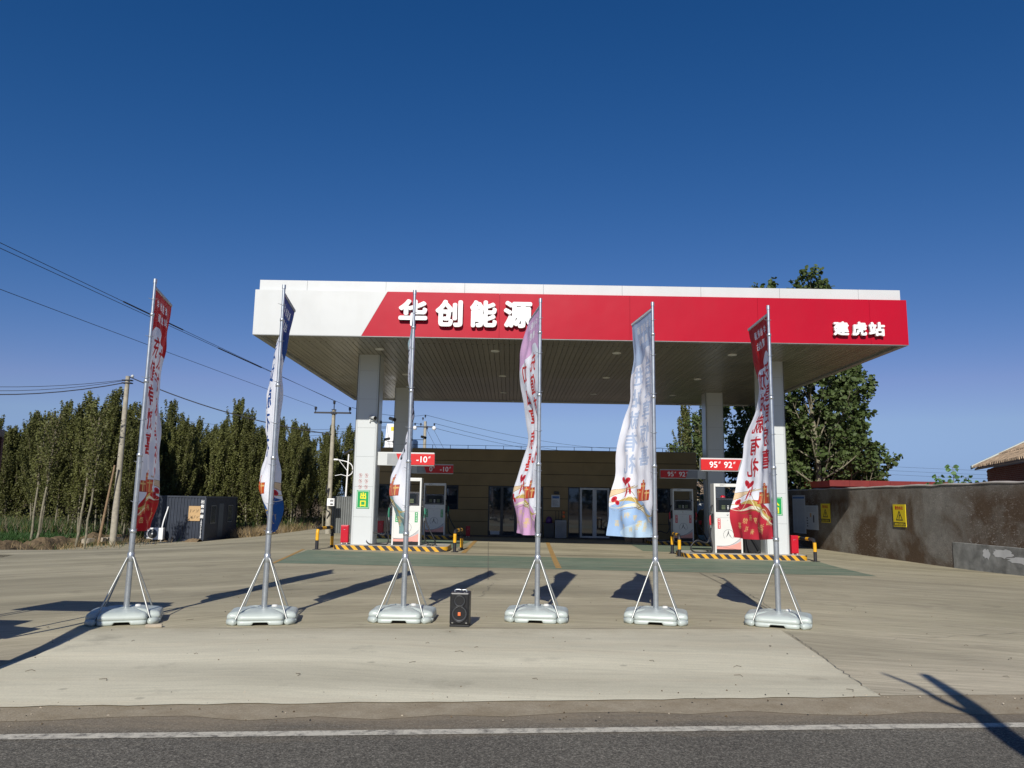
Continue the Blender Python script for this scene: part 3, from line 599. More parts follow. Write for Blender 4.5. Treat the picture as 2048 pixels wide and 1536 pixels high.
# dispensers
def arcpoly(): pass
def dispenser(x0, x1, y, z1, lab, gun, label, top):
    W = x1-x0; cx = (x0+x1)/2; zb = G(cx, y)+.158; o = thing('fuel_dispenser', label, 'fuel pump', (cx, y+.25, zb), 0, 'fuel pumps on the islands')
    H = z1-zb; D = .5; ya = y; yb = y+D
    b = MB()
    b.box(x0, x0+.055, ya, yb, zb, z1, 0, .006); b.box(x1-.055, x1, ya, yb, zb, z1, 0, .006); b.box(x0+.056, x1-.056, ya, yb, z1-.11, z1, 0, .006)
    P(b, 'frame', 'pump_white', None, o)
    b = MB(); b.text(top, .052, cx-.17, ya-.001, z1-.05, 0, .001); P(b, 'name_plate', 'ink', None, o)
    zl = zb+.055*H; zt = zb+.585*H
    b = MB(); b.box(x0+.056, x1-.056, ya+.015, yb-.015, zl, zt, 0); P(b, 'body', 'pump_white', None, o)
    b = MB(); b.box(x0+.056, x1-.056, ya+.03, yb-.03, zb, zl-.002, 0); P(b, 'plinth', 'black', None, o)
    b = MB(); b.box(x0+.058, x1-.058, ya+.012, ya+.016, zt-.19, zt-.184, 0); b.lathe([(0, .012), (.028, .012), (.034, 0)], 14, 1, (cx-.02, ya+.014, zt-.09), 'y'); b.lathe([(0, .008), (.012, .004)], 8, 0, (cx-.02, ya+.012, zt-.28), 'y')
    P(b, 'lock', ['grey_metal', 'chrome'], None, o)
    # display head
    zd0, zd1 = zt+.004, zt+.225*H/1.05*.95
    b = MB(); b.box(x0+.058, x1-.058, ya+.008, yb-.02, zd0, zd1, 0, .006); P(b, 'display_head', 'black', None, o)
    xa, xe, za, ze = x0+.09, x1-.09, zd0+.04, zd1-.035; b = MB()
    for q in ((xa, xe, za, za+.012), (xa, xe, ze-.012, ze), (xa, xa+.012, za+.0121, ze-.0121), (xe-.012, xe, za+.0121, ze-.0121)): b.box(q[0], q[1], ya+.002, ya+.009, q[2], q[3], 0)
    P(b, 'display_bezel', 'chrome', None, o)
    b = MB(); b.box(xa+.08, xe-.08, ya+.004, ya+.0085, za+.035, ze-.03, 0)
    for i in range(3): b.box(xa+.17, xa+.30, ya+.002, ya+.0045, za+.06+.05*i, za+.09+.05*i, 1); b.box(xe-.30, xe-.17, ya+.002, ya+.0045, za+.06+.05*i, za+.09+.05*i, 1); b.box(cx-.03, cx+.03, ya+.002, ya+.0045, za+.065+.05*i, za+.085+.05*i, 2)
    P(b, 'screen', ['screen', 'lcd', 'letter_white'], None, o)
    # round prohibition marks on the clear upper pane
    b = MB()
    for i in range(3): b.lathe([(.026, 0), (.032, .002)], 14, 0, (x0+.10, ya+.03, z1-.18-.09*i), 'y')
    P(b, 'warning_marks', 'ink', None, o)
    # labels
    for xx in (x0+.11, x1-.20):
        b = MB(); b.box(xx, xx+.10, ya+.010, ya+.0149, zt-.57, zt-.22, 0)
        for i, ch in enumerate('请熄火加油'): b.text(ch, .05, xx+.05, ya+.010, zt-.265-.062*i, 1, .001, .02)
        P(b, 'label', [lab, 'letter_white'], None, o)
    # emblem: open ring with two tapering blades
    b = MB(); cz = zb+.26*H; r1, r2 = .185, .176
    ang = [a for a in range(-40, 221, 10)]
    for k in range(len(ang)-1):
        a, c_ = R(ang[k]), R(ang[k+1]); b.add([(cx+r1*math.cos(a), ya+.013, cz+r1*math.sin(a)), (cx+r1*math.cos(c_), ya+.013, cz+r1*math.sin(c_)), (cx+r2*math.cos(c_), ya+.013, cz+r2*math.sin(c_)), (cx+r2*math.cos(a), ya+.013, cz+r2*math.sin(a))], [(0, 3, 2, 1)], 0)
    for pl in ([(-.005, .17), (.015, .05), (-.10, -.10), (-.04, .03)], [(.02, .045), (.045, .0), (.12, -.13), (.03, -.03)]): b.add([(cx+x, ya+.013, cz+z) for x, z in pl], [tuple(range(len(pl)))], 0)
    P(b, 'emblem', 'ink', None, o)
    # swoosh: pink and grey vinyl with a dark line
    xa, xe = x0+.058, x1-.058; Wd = xe-xa
    def band(f0, f1, mi, dy, b):
        n = 16; vs = []
        for i in range(n+1):
            t = i/n; vs.append((xa+Wd*t, ya+.0145-dy, zl+max(.0, f0(t)))); vs.append((xa+Wd*t, ya+.0145-dy, zl+max(.0, f1(t))))
        b.add(vs, [(2*i, 2*i+2, 2*i+3, 2*i+1) for i in range(n)], mi)
    f = lambda t: .09+.34*max(0, t-.25)**2.0; g = lambda t: .10+.62*max(0, t-.30)**2.1; h = lambda t: .105+1.0*max(0, t-.30)**2.3
    b = MB(); band(lambda t: 0, f, 0, .001, b); band(f, g, 1, .0011, b); band(g, lambda t: g(t)+.012, 2, .0012, b); band(lambda t: .1-.13*t, lambda t: .107-.13*t, 2, .0018, b)
    P(b, 'swoosh', ['pump_pink', 'pump_grey', 'ink'], None, o)
    # hoses and nozzles on both sides
    for s_ in (-1, 1):
        xs_ = x0 if s_ < 0 else x1; b = MB()
        b.box(xs_+(-.09 if s_ < 0 else .001), xs_+(-.001 if s_ < 0 else .09), ya+.12, ya+.30, zb+1.0, zb+1.35, 0, .01); P(b, 'nozzle_holster', 'black', None, o)
        b = MB(); nx = xs_+s_*.13
        b.tube([(nx, ya+.1, zb+1.28), (nx+s_*.01, ya+.08, zb+1.12), (nx, ya+.06, zb+.95)], [.028, .04, .028], 8, 0); b.tube([(nx, ya+.06, zb+.95), (nx-s_*.02, ya+.05, zb+.8)], [.02, .014], 8, 1); b.tube([(nx, ya+.1, zb+1.26), (nx-s_*.06, ya+.14, zb+1.33)], [.014, .012], 8, 1)
        P(b, 'nozzle', [gun, 'galv2'], None, o)
        if s_ < 0: pts = [(x0-.02, ya+.2, z1-.75), (x0-.12, ya+.12, z1-1.0), (x0-.19, ya+.05, zb+.85), (x0-.10, ya-.02, zb+.12), (x0-.30, ya-.08, zb+.03), (x0-.75, ya-.05, zb+.03), (x0-.85, ya-.02, zb+.2), (x0-.62, ya+.02, zb+.42), (x0-.25, ya+.03, zb+.35), (x0-.12, ya+.05, zb+.85)]
        else: pts = [(x1+.02, ya+.2, z1-.75), (x1+.10, ya+.10, z1-1.1), (x1+.22, ya+.0, zb+.75), (x1+.46, ya-.05, zb+.32), (x1+.55, ya-.05, zb+.08), (x1+.35, ya-.05, zb+.04), (x1+.18, ya-.02, zb+.2), (x1+.13, ya+.05, zb+.85)]
        b = MB(); b.tube(smoothpts(pts, 5), .026, 7, 0); P(b, 'hose', 'rubber', None, o)
    return o
def smoothpts(p, k):
    p = [Vector(q) for q in p]; out = []
    for i in range(len(p)-1):
        a, b_, c_, d = p[max(i-1, 0)], p[i], p[i+1], p[min(i+2, len(p)-1)]
        for j in range(k):
            t = j/k; out.append(.5*((2*b_)+(-a+c_)*t+(2*a-5*b_+4*c_-d)*t*t+(-a+3*b_-3*c_+d)*t**3))
    out.append(p[-1]); return out
M['nozzle_green'] = simple('nozzle_green', (.02, .17, .10), .45); M['nozzle_red'] = simple('nozzle_red', (.55, .02, .03), .45)
dispenser(-4.11, -3.12, 27.35, 2.43, 'green_label', 'nozzle_green', 'white fuel pump with green labels, sunlit on the front left island', '能源天下')
dispenser(-3.95, -2.95, 35.6, 2.43, 'green_label', 'nozzle_green', 'white fuel pump with green labels, shaded on the rear left island', '能源天下')
dispenser(7.16, 8.13, 27.35, 2.41, 'red_label', 'nozzle_red', 'white fuel pump with red labels, sunlit on the front right island', '能源天下')
dispenser(7.43, 8.37, 35.6, 2.36, 'red_label', 'nozzle_red', 'white fuel pump with red labels, shaded on the rear right island', '能源天下')
b = MB(); z = G(8.5, 27.6)+.158; b.box(8.24, 8.80, 27.5, 27.95, z, z+1.15, 0, .015); b.box(8.27, 8.77, 27.488, 27.502, z+.05, z+1.10, 1)
tag(b.build('cabinet', ['black', 'rubber']), 'black metal cabinet between the front right pump and its column', 'cabinet')
b = MB(); b.lathe([(.0, .07), (.05, .065), (.085, .03), (.09, 0)], 14, 0, (7.52, 27.55, 1.93)); tag(b.build('beacon', 'red_box'), 'small red dome on top of the front right pump display', 'beacon')

# extinguisher boxes
def exbox(x0, x1, y, zb, zt, label):
    o = thing('extinguisher_box', label, 'extinguisher box', ((x0+x1)/2, y+.1, zb), 0, 'red fire extinguisher boxes'); w_ = x1-x0
    b = MB(); b.box(x0, x1, y, y+.24, zb+.05, zt, 0, .01); P(b, 'case', 'red_box', None, o)
    b = MB(); b.box(x0+.02, x1-.02, y-.008, y+.003, zb+.08, zt-.04, 0, .003); P(b, 'door', 'red_box', None, o)
    b = MB(); b.tube([((x0+x1)/2-.04, y-.01, zt-.14), ((x0+x1)/2, y-.03, zt-.15), ((x0+x1)/2+.04, y-.01, zt-.14)], .005, 5); P(b, 'handle', 'galv', None, o)
    for xx in (x0+.03, x1-.06):
        for yy in (y+.02, y+.18): b = MB(); b.box(xx, xx+.03, yy, yy+.03, zb, zb+.055); P(b, 'foot', 'pump_white', None, o)
exbox(-5.86, -5.60, 27.25, G(-5.7, 27)+.158, .76, 'red extinguisher box standing left of the sunlit front left column')
exbox(9.79, 10.03, 27.25, G(9.9, 27)+.158, .66, 'red extinguisher box standing right of the sunlit front right column')
exbox(-5.95, -5.70, 35.3, G(-5.8, 35)+.158, .70, 'dark red extinguisher box in shade left of the rear left column')
exbox(-2.10, -1.90, 37.6, G(-2, 38)+.0, .45, 'dim red extinguisher box on the ground near the brown building')

# U-shaped guard rails
def rail(pa, pb, ztop, label, flip=0):
    za, zb_ = G(*pa), G(*pb); o = thing('guard_rail', label, 'guard rail', (*pa, za), 0, 'black and yellow pump guard rails')
    r = .057; A = Vector((*pa, za)); B = Vector((*pb, zb_)); d = (B-A); d.z = 0; d.normalize(); pts = []; c_ = .16
    for i in range(8): pts.append(A+Vector((0, 0, (ztop-c_-za)*i/7)))
    for t in (20, 45, 70, 90): pts.append(Vector((pa[0], pa[1], ztop-c_))+d*c_*(1-math.cos(R(t)))+Vector((0, 0, c_*math.sin(R(t)))))
    e = Vector((*pb, ztop))-d*c_; s = pts[-1]
    for i in range(1, 7): pts.append(s.lerp(e, i/6))
    for t in (20, 45, 70, 90): pts.append(Vector((pb[0], pb[1], ztop-c_))-d*c_*(1-math.sin(R(t)))+Vector((0, 0, c_*math.cos(R(t)))))
    q = pts[-1]
    for i in range(1, 8): pts.append(q.lerp(B, i/7))
    ds = [0]
    for i in range(1, len(pts)): ds.append(ds[-1]+(pts[i]-pts[i-1]).length)
    b = MB(); cut = .33 if not flip else .36
    mi = lambda t: (int((t+.02)/cut)+1+flip) % 2
    i = 0
    while i < len(pts)-1:
        j = i+1; k = mi((ds[i]+ds[i+1])/2)
        while j < len(pts)-1 and mi((ds[j]+ds[j+1])/2) == k: j += 1
        b.tube(pts[i:j+1], r, 14, k, cap=False); i = j
    P(b, 'pipe', ['yellow_paint', 'black_paint'], None, o)
    for p in (A, B):
        b = MB(); b.box(p.x-.12, p.x+.12, p.y-.12, p.y+.12, p.z, p.z+.012); P(b, 'base_plate', 'black_paint', None, o)
rail((-6.48, 26.49), (-6.30, 27.92), .66, 'black and yellow guard rail left of the left pump island')
rail((-1.87, 26.9), (-1.72, 28.3), .64, 'black and yellow guard rail at the right end of the left pump island')
rail((6.0, 28.95), (5.93, 27.42), .60, 'black and yellow guard rail at the left end of the right pump island')
rail((10.3, 26.5), (10.2, 28.2), .56, 'black and yellow guard rail right of the right pump island')

# security cameras
def cctv(x, y, z, s, label, dark=0, arm=.25):
    o = thing('security_camera', label, 'camera', (x, y, z), 0, 'security cameras on the columns')
    b = MB(); b.tube([(x, y, z), (x+s*arm, y-.02, z), (x+s*arm, y-.06, z+.06)], .014, 6, 0); b.box(x-.02, x+.02, y-.05, y+.05, z-.05, z+.05, 0); P(b, 'bracket', 'iron' if dark else 'white_panel', None, o)
    b = MB(); c = Vector((x+s*arm, y-.09, z+.11)); d = Vector((s*.75, -.6, -.25)).normalized(); b.tube([c-d*.15, c+d*.1], [.06, .065], 10, 0); b.tube([c+d*.1, c+d*.13], [.066, .066], 10, 1); P(b, 'housing', ['grey_metal' if dark else 'white_panel', 'black'], None, o)
    return o
cctv(-5.02, 27.28, 4.42, 1, 'white security camera on the front face of the front left column', 0, .12)
cctv(-4.70, 27.75, 4.42, 1, 'grey security camera on a long arm right of the front left column', 1, .42)
cctv(-5.46, 35.7, 4.30, -1, 'dark security camera on the left side of the rear left column', 1, .28)
cctv(-4.60, 35.8, 4.42, 1, 'dark security camera on an arm right of the rear left column', 1, .55)
cctv(9.02, 27.28, 4.45, 1, 'white security camera on the front face of the front right column', 0, .10)

# ------------------------------------------------------------------ shop building
BX0, BX1, BY, BZ = -7.85, 9.55, 40., 4.28
shop = thing('shop_building', 'low brown clad shop with dark glass doors behind the pumps', 'building', (.8, 43.5, -.12))
opens = [(-6.80, -6.02, -.12, 2.43, 'door'), (-3.40, -2.66, .93, 2.43, 'win'), (-1.12, 1.70, -.13, 2.43, 'slide'), (2.97, 5.85, -.13, 2.43, 'double'), (7.40, 8.30, .93, 2.43, 'win')]
b = MB(); y = BY+.05
edges = sorted(set([BX0, BX1]+[o_[0] for o_ in opens]+[o_[1] for o_ in opens]))
for i in range(len(edges)-1):
    xa, xe = edges[i], edges[i+1]; op = [q for q in opens if q[0] <= xa and q[1] >= xe]
    if not op: b.box(xa, xe, y, y+.2, -.2, BZ-.02)
    else:
        b.box(xa, xe, y, y+.2, op[0][3], BZ-.02)
        if op[0][2] > -.15: b.box(xa, xe, y, y+.2, -.2, op[0][2])
b.box(BX0, BX0+.2, y+.2, 47, -.9, BZ-.02); b.box(BX1-.2, BX1, y+.2, 47, -.2, BZ-.02); b.box(BX0, BX1, 47, 47.2, -.9, BZ-.02)
P(b, 'wall', 'clad_joint', None, shop)
b = MB(); b.box(BX0-.02, BX1+.02, BY+.03, 47.25, BZ-.02, BZ+.04); P(b, 'roof', 'roof_grey', None, shop)
zc = [-.2, .61, 1.215, 1.825, 2.43, 3.06, 3.70, 4.30]
for i in range(7):
    a, e = zc[i]+.012, zc[i+1]-.012; segs = [(BX0, BX1)]
    for q in opens:
        if q[2] < a+.2 and q[3] > e-.05:
            segs = [s for seg in segs for s in ((seg[0], min(seg[1], q[0])), (max(seg[0], q[1]), seg[1])) if s[1]-s[0] > .02]
    for (xa, xe) in segs:
        n = max(1, round((xe-xa)/3.0))
        for k in range(n):
            b = MB(); b.box(xa+(xe-xa)*k/n+.003, xa+(xe-xa)*(k+1)/n-.003, BY, BY+.049, a, e); P(b, 'cladding_board', 'clad', None, shop)
    b = MB(); b.box(BX0-.05, BX0-.001, BY, 47.2, a, e); P(b, 'cladding_board', 'clad', None, shop)
    b = MB(); b.box(BX1+.001, BX1+.05, BY, 47.2, a, e); P(b, 'cladding_board', 'clad', None, shop)
# low course under the two windows handled by courses; inner dark room
b = MB(); b.box(BX0+.25, BX1-.25, 41.2, 41.3, -.1, 3.0); P(b, 'inner_partition', 'black', None, shop)
def window(q):
    xa, xe, za, ze, kind = q; yf = BY+.06
    f = bpy.data.objects.new({'door': 'door', 'slide': 'sliding_door', 'double': 'shopfront_door', 'win': 'window'}[kind], None); col.objects.link(f); f.parent = shop; f.location = Vector(((xa+xe)/2, yf, za))-Vector(shop.location)
    def fr(x0, x1, z0, z1, m, dy=0, tk=.06):
        b = MB(); 
        b.box(x0, x0+tk, yf-dy, yf+.08, z0, z1); b.box(x1-tk, x1, yf-dy, yf+.08, z0, z1); b.box(x0+tk, x1-tk, yf-dy, yf+.08, z1-tk, z1); b.box(x0+tk, x1-tk, yf-dy, yf+.08, z0, z0+tk); P(b, 'frame', m, None, f)
        b = MB(); b.box(x0+tk, x1-tk, yf+.035, yf+.045, z0+tk, z1-tk); P(b, 'glass_pane', 'glass', None, f)
    if kind == 'win': fr(xa, xe, za, ze, 'frame_dark')
    if kind == 'door':
        fr(xa, xe, za, ze, 'frame_dark', 0, .07); b = MB(); b.box(xa+.25, xa+.55, yf+.028, yf+.034, 1.55, 1.66, 0); P(b, 'door_plate', 'ink', None, f)
    if kind == 'slide':
        for k in range(4): w_ = (xe-xa)/4; fr(xa+w_*k, xa+w_*(k+1)-.003, za, ze, 'frame_dark', 0, .07)
        b = MB(); b.box(xa+.12, xa+.6, yf+.03, yf+.034, za+.10, za+.28); P(b, 'sticker', 'frame_white', None, f)
    if kind == 'double':
        fr(xa, 3.585, za, ze, 'frame_dark'); 
        for (p, q_) in ((3.59, 4.34), (4.343, 5.10)): fr(p, q_, za, ze-.02, 'frame_white', .02, .10)
        fr(5.105, xe, za, ze, 'frame_dark')
        b = MB(); b.tube([(4.27, yf-.05, 1.0), (4.27, yf-.05, 1.25)], .012, 6); b.tube([(4.42, yf-.05, 1.0), (4.42, yf-.05, 1.25)], .012, 6); P(b, 'handle', 'chrome', None, f)
for q in opens: window(q)
# roof railing, chimney, tank
o = thing('roof_railing', 'thin metal railing along the front roof edge of the brown shop', 'railing', (.8, BY+.15, BZ+.04))
pb = MB(); pb.box(-.012, .012, -.012, .012, 0, .19); pm = pb.mesh('post', 'iron')
k = 0
while BX0+.1+k*.92 < BX1:
    q = bpy.data.objects.new('post', pm); col.objects.link(q); q.parent = o; q.location = (BX0+.1+k*.92-.8, 0, 0); k += 1
b = MB(); b.tube([(BX0+.1, BY+.15, BZ+.22), (BX1-.1, BY+.15, BZ+.22)], .010, 5); P(b, 'rail', 'iron', None, o)
b = MB(); b.add([(-.36, -.3, 0), (.34, -.3, 0), (.34, .3, 0), (-.36, .3, 0), (-.26, -.25, 1.78), (.27, -.25, 1.78), (.27, .25, 1.78), (-.26, .25, 1.78)], [(0, 3, 2, 1), (4, 5, 6, 7), (0, 1, 5, 4), (1, 2, 6, 5), (2, 3, 7, 6), (3, 0, 4, 7)], 0); b.box(.0, .26, -.262, -.255, 1.25, 1.6, 1)
tag(b.build('chimney', ['letter_white', 'warn_yellow'], None, (-7.15, 46, BZ+.04)), 'tapering white chimney with a yellowish patch on the shop roof', 'chimney')
b = MB(); b.lathe([(0, .72), (.12, .70), (.19, .62), (.2, 0), (0, 0)], 16, 0); b.tube([(-.3, 0, 0), (-.35, 0, .18), (-.25, 0, .28), (-.15, 0, .2)], .06, 8, 1)
tag(b.build('roof_tank', ['letter_white', 'grey_metal'], None, (-5.5, 44, BZ+.04)), 'small white cylinder tank on the shop roof', 'tank')
# things in front of the shop
b = MB(); y = BY-.03; b.box(2.12, 2.55, y-.02, y+.02, 1.40, 2.02, 0); b.box(2.16, 2.51, y-.024, y-.0201, 1.84, 1.96, 1)
for i in range(6): b.box(2.18, 2.48-.03*(i % 3), y-.022, y-.0201, 1.48+.05*i, 1.49+.05*i, 2)
tag(b.build('notice_board', ['frame_white', 'board_blue', 'ink']), 'white paper notice on the brown wall between the two shop doors', 'notice')
b = MB(); b.box(2.25, 2.5, BY-.12, BY-.001, 2.06, 2.2, 0, .02); tag(b.build('wall_lamp', 'black'), 'small black wall lamp above the white notice on the shop', 'wall lamp')
g = G(2.5, 39)+.006
o = thing('display_stand', 'tall perforated silver stand beside the shop door', 'stand', (2.55, 39.2, g))
b = MB(); b.box(2.27, 2.83, 39.05, 39.45, g, g+.86, 0, .01); P(b, 'body', 'grey_metal', None, o)
b = MB()
for i in range(9):
    for j in range(14): b.box(2.31+.055*i, 2.34+.055*i, 39.045, 39.0495, g+.05+.055*j, g+.08+.055*j)
h = P(b, 'perforations', 'black', None, o); h['kind'] = 'stuff'
o = thing('display_basket', 'black rack with two orange balls on top of the silver stand', 'rack', (2.5, 39.3, g+.86))
b = MB()
for xx in (2.3, 2.45, 2.6): b.tube([(xx, 39.2, g+.86), (xx, 39.2, g+1.32)], .012, 5)
b.box(2.28, 2.62, 39.15, 39.35, g+.861, g+.9); P(b, 'rack', 'iron', None, o)
for zz in (1.24, 1.05): b = MB(); b.lathe([(0, .08), (.05, .062), (.078, .0), (.05, -.062), (0, -.08)], 12, 0, (2.70, 39.15, g+zz)); P(b, 'ball', 'orange', None, o)
b = MB(); b.box(1.72, 2.22, 39.2, 39.65, g, g+.66, 0, .01); b.box(1.68, 2.26, 39.15, 39.7, g+.661, g+.70, 0); tag(b.build('low_cabinet', 'frame_dark'), 'low dark cabinet left of the silver stand by the shop wall', 'cabinet')
b = MB(); b.lathe([(.0, 0), (.15, 0), (.17, .12), (.14, .25), (.06, .33), (0, .34)], 12, 0, (1.98, 39.4, g+.701)); tag(b.build('purple_bag', 'purple'), 'purple bag standing on the low dark cabinet by the shop', 'bag')
for (xa, xe, h, lb) in ((5.86, 6.15, .45, 'narrow brown carton left of the wide carton before the shop'), (6.18, 6.75, .45, 'wide brown carton standing on the step before the shop'), (6.82, 7.3, .40, 'brown carton right of the wide carton in the shade')):
    gz = G(xa, 36.2); b = MB(); b.box(xa*.91, xe*.91, 36.2, 36.6, gz, gz+h, 0, .006); b.box((xa*.7+xe*.3)*.91, (xa*.3+xe*.7)*.91, 36.193, 36.1995, gz+.2, gz+.25, 1); tag(b.build('carton', ['carton', 'ink']), lb, 'carton', 'cartons on the ground before the shop')

# grey corrugated hoarding left of the shop
o = thing('corrugated_gate', 'grey corrugated metal gate panel left of the shop, behind the column', 'gate', (-8.25, 38.6, G(-8.3, 38.6)))
zz = G(-8.3, 38.6); n = 9
for i in range(n):
    xa = -8.78+i*.108; b = MB(); b.prism_z([(xa, 38.6), (xa+.03, 38.57), (xa+.075, 38.57), (xa+.105, 38.6), (xa+.105, 38.62), (xa, 38.62)], zz, 1.72); P(b, 'corrugated_rib', 'corr_grey', None, o)
b = MB(); b.box(-8.79, -7.80, 38.56, 38.63, 1.72, 1.76); P(b, 'top_rail', 'corr_grey', None, o)

# ------------------------------------------------------------------ utility poles and cables
def upole(name, x, y, zt, r0, r1, mat, label, cat='utility pole'):
    z0 = G(x, y) if y < 60 else G(x, y); o = thing(name, label, cat, (x, y, z0)); b = MB(); n = 8
    b.tube([(x, y, z0-.05+(zt-z0+.05)*i/n) for i in range(n+1)], [r0+(r1-r0)*i/n for i in range(n+1)], 14); P(b, 'shaft', mat, None, o); return o
def insulator(par, x, y, z, up_=1):
    b = MB(); b.lathe([(.0, 0), (.02, 0), (.02, .08), (.07, .09), (.03, .12), (.085, .14), (.04, .17), (.075, .19), (.05, .25), (0, .26)], 10, 0, (x, y, z)); P(b, 'insulator', 'iron', None, par)
p1 = upole('utility_pole', -19.49, 38.67, 7.62, .165, .105, 'pole_conc', 'tall round concrete utility pole rising in front of the poplar wood')
b = MB()
for zz in (7.38, 7.24): b.box(-19.72, -19.26, 38.53, 38.81, zz, zz+.05)
P(b, 'clamp_band', 'iron', None, p1); b = MB(); b.lathe([(0, 0), (.07, .02), (.08, .1), (.03, .16)], 10, 0, (-19.2, 38.55, 7.52)); P(b, 'insulator', 'frame_white', None, p1)
p2 = upole('utility_pole', -8.80, 38.0, 6.0, .135, .085, 'pole_conc', 'concrete utility pole with a black crossarm left of the canopy column')
b = MB(); b.box(-9.75, -7.92, 37.86, 37.93, 5.80, 5.88); b.box(-8.93, -8.67, 37.84, 38.12, 5.79, 5.9); b.box(-8.9, -8.7, 37.9, 38.1, 5.98, 6.02); b.cyl((-8.8, 38, 6.0), (-8.8, 38, 6.22), .025); P(b, 'crossarm', 'iron', None, p2)
insulator(p2, -9.68, 37.9, 5.88); insulator(p2, -7.99, 37.9, 5.88); insulator(p2, -8.8, 38., 6.2)
b = MB(); b.tube(smoothpts([(-8.95, 37.88, 2.3), (-8.93, 37.85, 1.9), (-8.8, 37.84, 2.15), (-8.9, 37.83, 1.2), (-8.72, 37.82, 1.0), (-8.85, 37.84, .7)], 4), .02, 6); P(b, 'hanging_cable', 'wire', None, p2)
o = thing('meter_box', 'white electric meter box mounted on the pole beside the grey gate', 'meter box', (-8.62, 37.7, 1.35))
b = MB(); b.box(-8.83, -8.48, 37.66, 37.86, 1.30, 1.66, 0, .01); P(b, 'case', 'letter_white', None, o)
for q in ((-8.67, -8.61, 1.50, 1.6), (-8.58, -8.54, 1.50, 1.6), (-8.67, -8.54, 1.35, 1.42)): b = MB(); b.box(q[0], q[1], 37.652, 37.664, q[2], q[3]); P(b, 'meter_window', 'black', None, o)
p3 = upole('utility_pole', -6.72, 60., 7.7, .16, .11, 'pole_conc', 'distant concrete utility pole rising behind the shop roof')
b = MB(); b.box(-7.55, -5.95, 59.86, 59.94, 7.22, 7.30); P(b, 'crossarm', 'iron', None, p3)
for xx, zz in ((-7.5, 7.3), (-7.05, 7.3), (-6.0, 7.3), (-6.9, 7.75), (-6.72, 7.95), (-6.55, 7.0)): insulator(p3, xx, 59.9, zz)
for xx in (-7.5, -6.0): b = MB(); b.lathe([(0, .0), (.14, .03), (.16, .2), (.1, .3), (0, .32)], 10, 0, (xx, 59.8, 7.0)); P(b, 'fuse_switch', 'letter_white', None, p3)
b = MB(); b.cyl((-19.95, 38.2, G(-20, 38)), (-19.50, 38.2, 3.1), .07, .045, 8); tag(b.build('stay_post', 'pole_wood'), 'thin brown wooden post leaning beside the concrete pole', 'post')
cab = []
def cable(pts, label, r=.012, sag=0., extra=None):
    P_ = [Vector(p) for p in pts]; out = []
    for i in range(len(P_)-1):
        for k in range(14):
            t = k/14; q = P_[i].lerp(P_[i+1], t); q.z -= sag*4*t*(1-t); out.append(q)
    out.append(P_[-1]); b = MB(); b.tube(out, r, 5)
    for (i0, i1, rr) in (extra or []): b.tube([out[i0].lerp(out[i0+1], .01), *out[i0+1:i1]], rr, 6)
    return tag(b.build('overhead_cable', 'wire'), label, 'cable', 'overhead cables')
cable([(-15.2, 6.6, 8.45), (-11.4, 16.2, 7.02*1.02), (-8.8, 37.98, 6.44)], 'uppermost cable running from the top left to the pin of the crossarm pole', .008, .02, [(17, 20, .02)])
cable([(-15.0, 6.2, 8.15), (-11.35, 16.2, 7.02), (-7.99, 37.88, 6.12)], 'second cable running close below the uppermost one to the crossarm right end', .008, .02, [(20, 23, .02)])
cable([(-14.4, 8.2, 6.62), (-12.25, 17.7, 6.48), (-9.68, 37.9, 6.12)], 'lone lower cable from the left edge to the crossarm left end', .008, .02)
cable([(-34, 37.6, 7.6), (-19.5, 38.55, 7.42)], 'upper sagging cable left of the round concrete pole', .014, .62)
cable([(-34, 37.4, 7.6), (-19.5, 38.6, 7.40)], 'middle sagging cable left of the round concrete pole', .014, .82)
cable([(-34, 37.2, 7.5), (-19.5, 38.65, 7.30)], 'lowest sagging cable bundle left of the round concrete pole', .026, .92)
cable([(-19.3, 38.5, 7.55), (-8.85, 37.9, 4.78)], 'thick sagging cable bundle between the two concrete poles', .026, .38)
cable([(-7.9, 37.9, 6.12), (-6.72, 59.9, 8.2)], 'cable from the crossarm pole to the distant pole', .012, .25)
for i, (dx, zz, za) in enumerate(((-6.0, 7.55, 9.6), (-6.72, 8.2, 10.6), (-7.5, 7.55, 9.0))):
    cable([(dx, 59.9, zz), (26, 118, za)], 'thin cable sagging rightward from the distant pole above the shop roof', .014, 1.5)
for i in range(3): cable([(-36, 74+i, 9.6-.7*i), (dx, 60, 7.5)], 'faint distant cable between the wood and the distant pole', .012, 1.0)
for i in range(3): cable([(55, 120, 8.0-.62*i), (110, 120, 7.2-.62*i)], 'faint distant cable low in the sky at the right', .016, .3)
for xx in (-6.0, -6.55): cable([(xx, 59.9, 7.0), (xx+1.7, 59.4, 4.0)], 'guy wire slanting down from the distant pole', .012, 0)
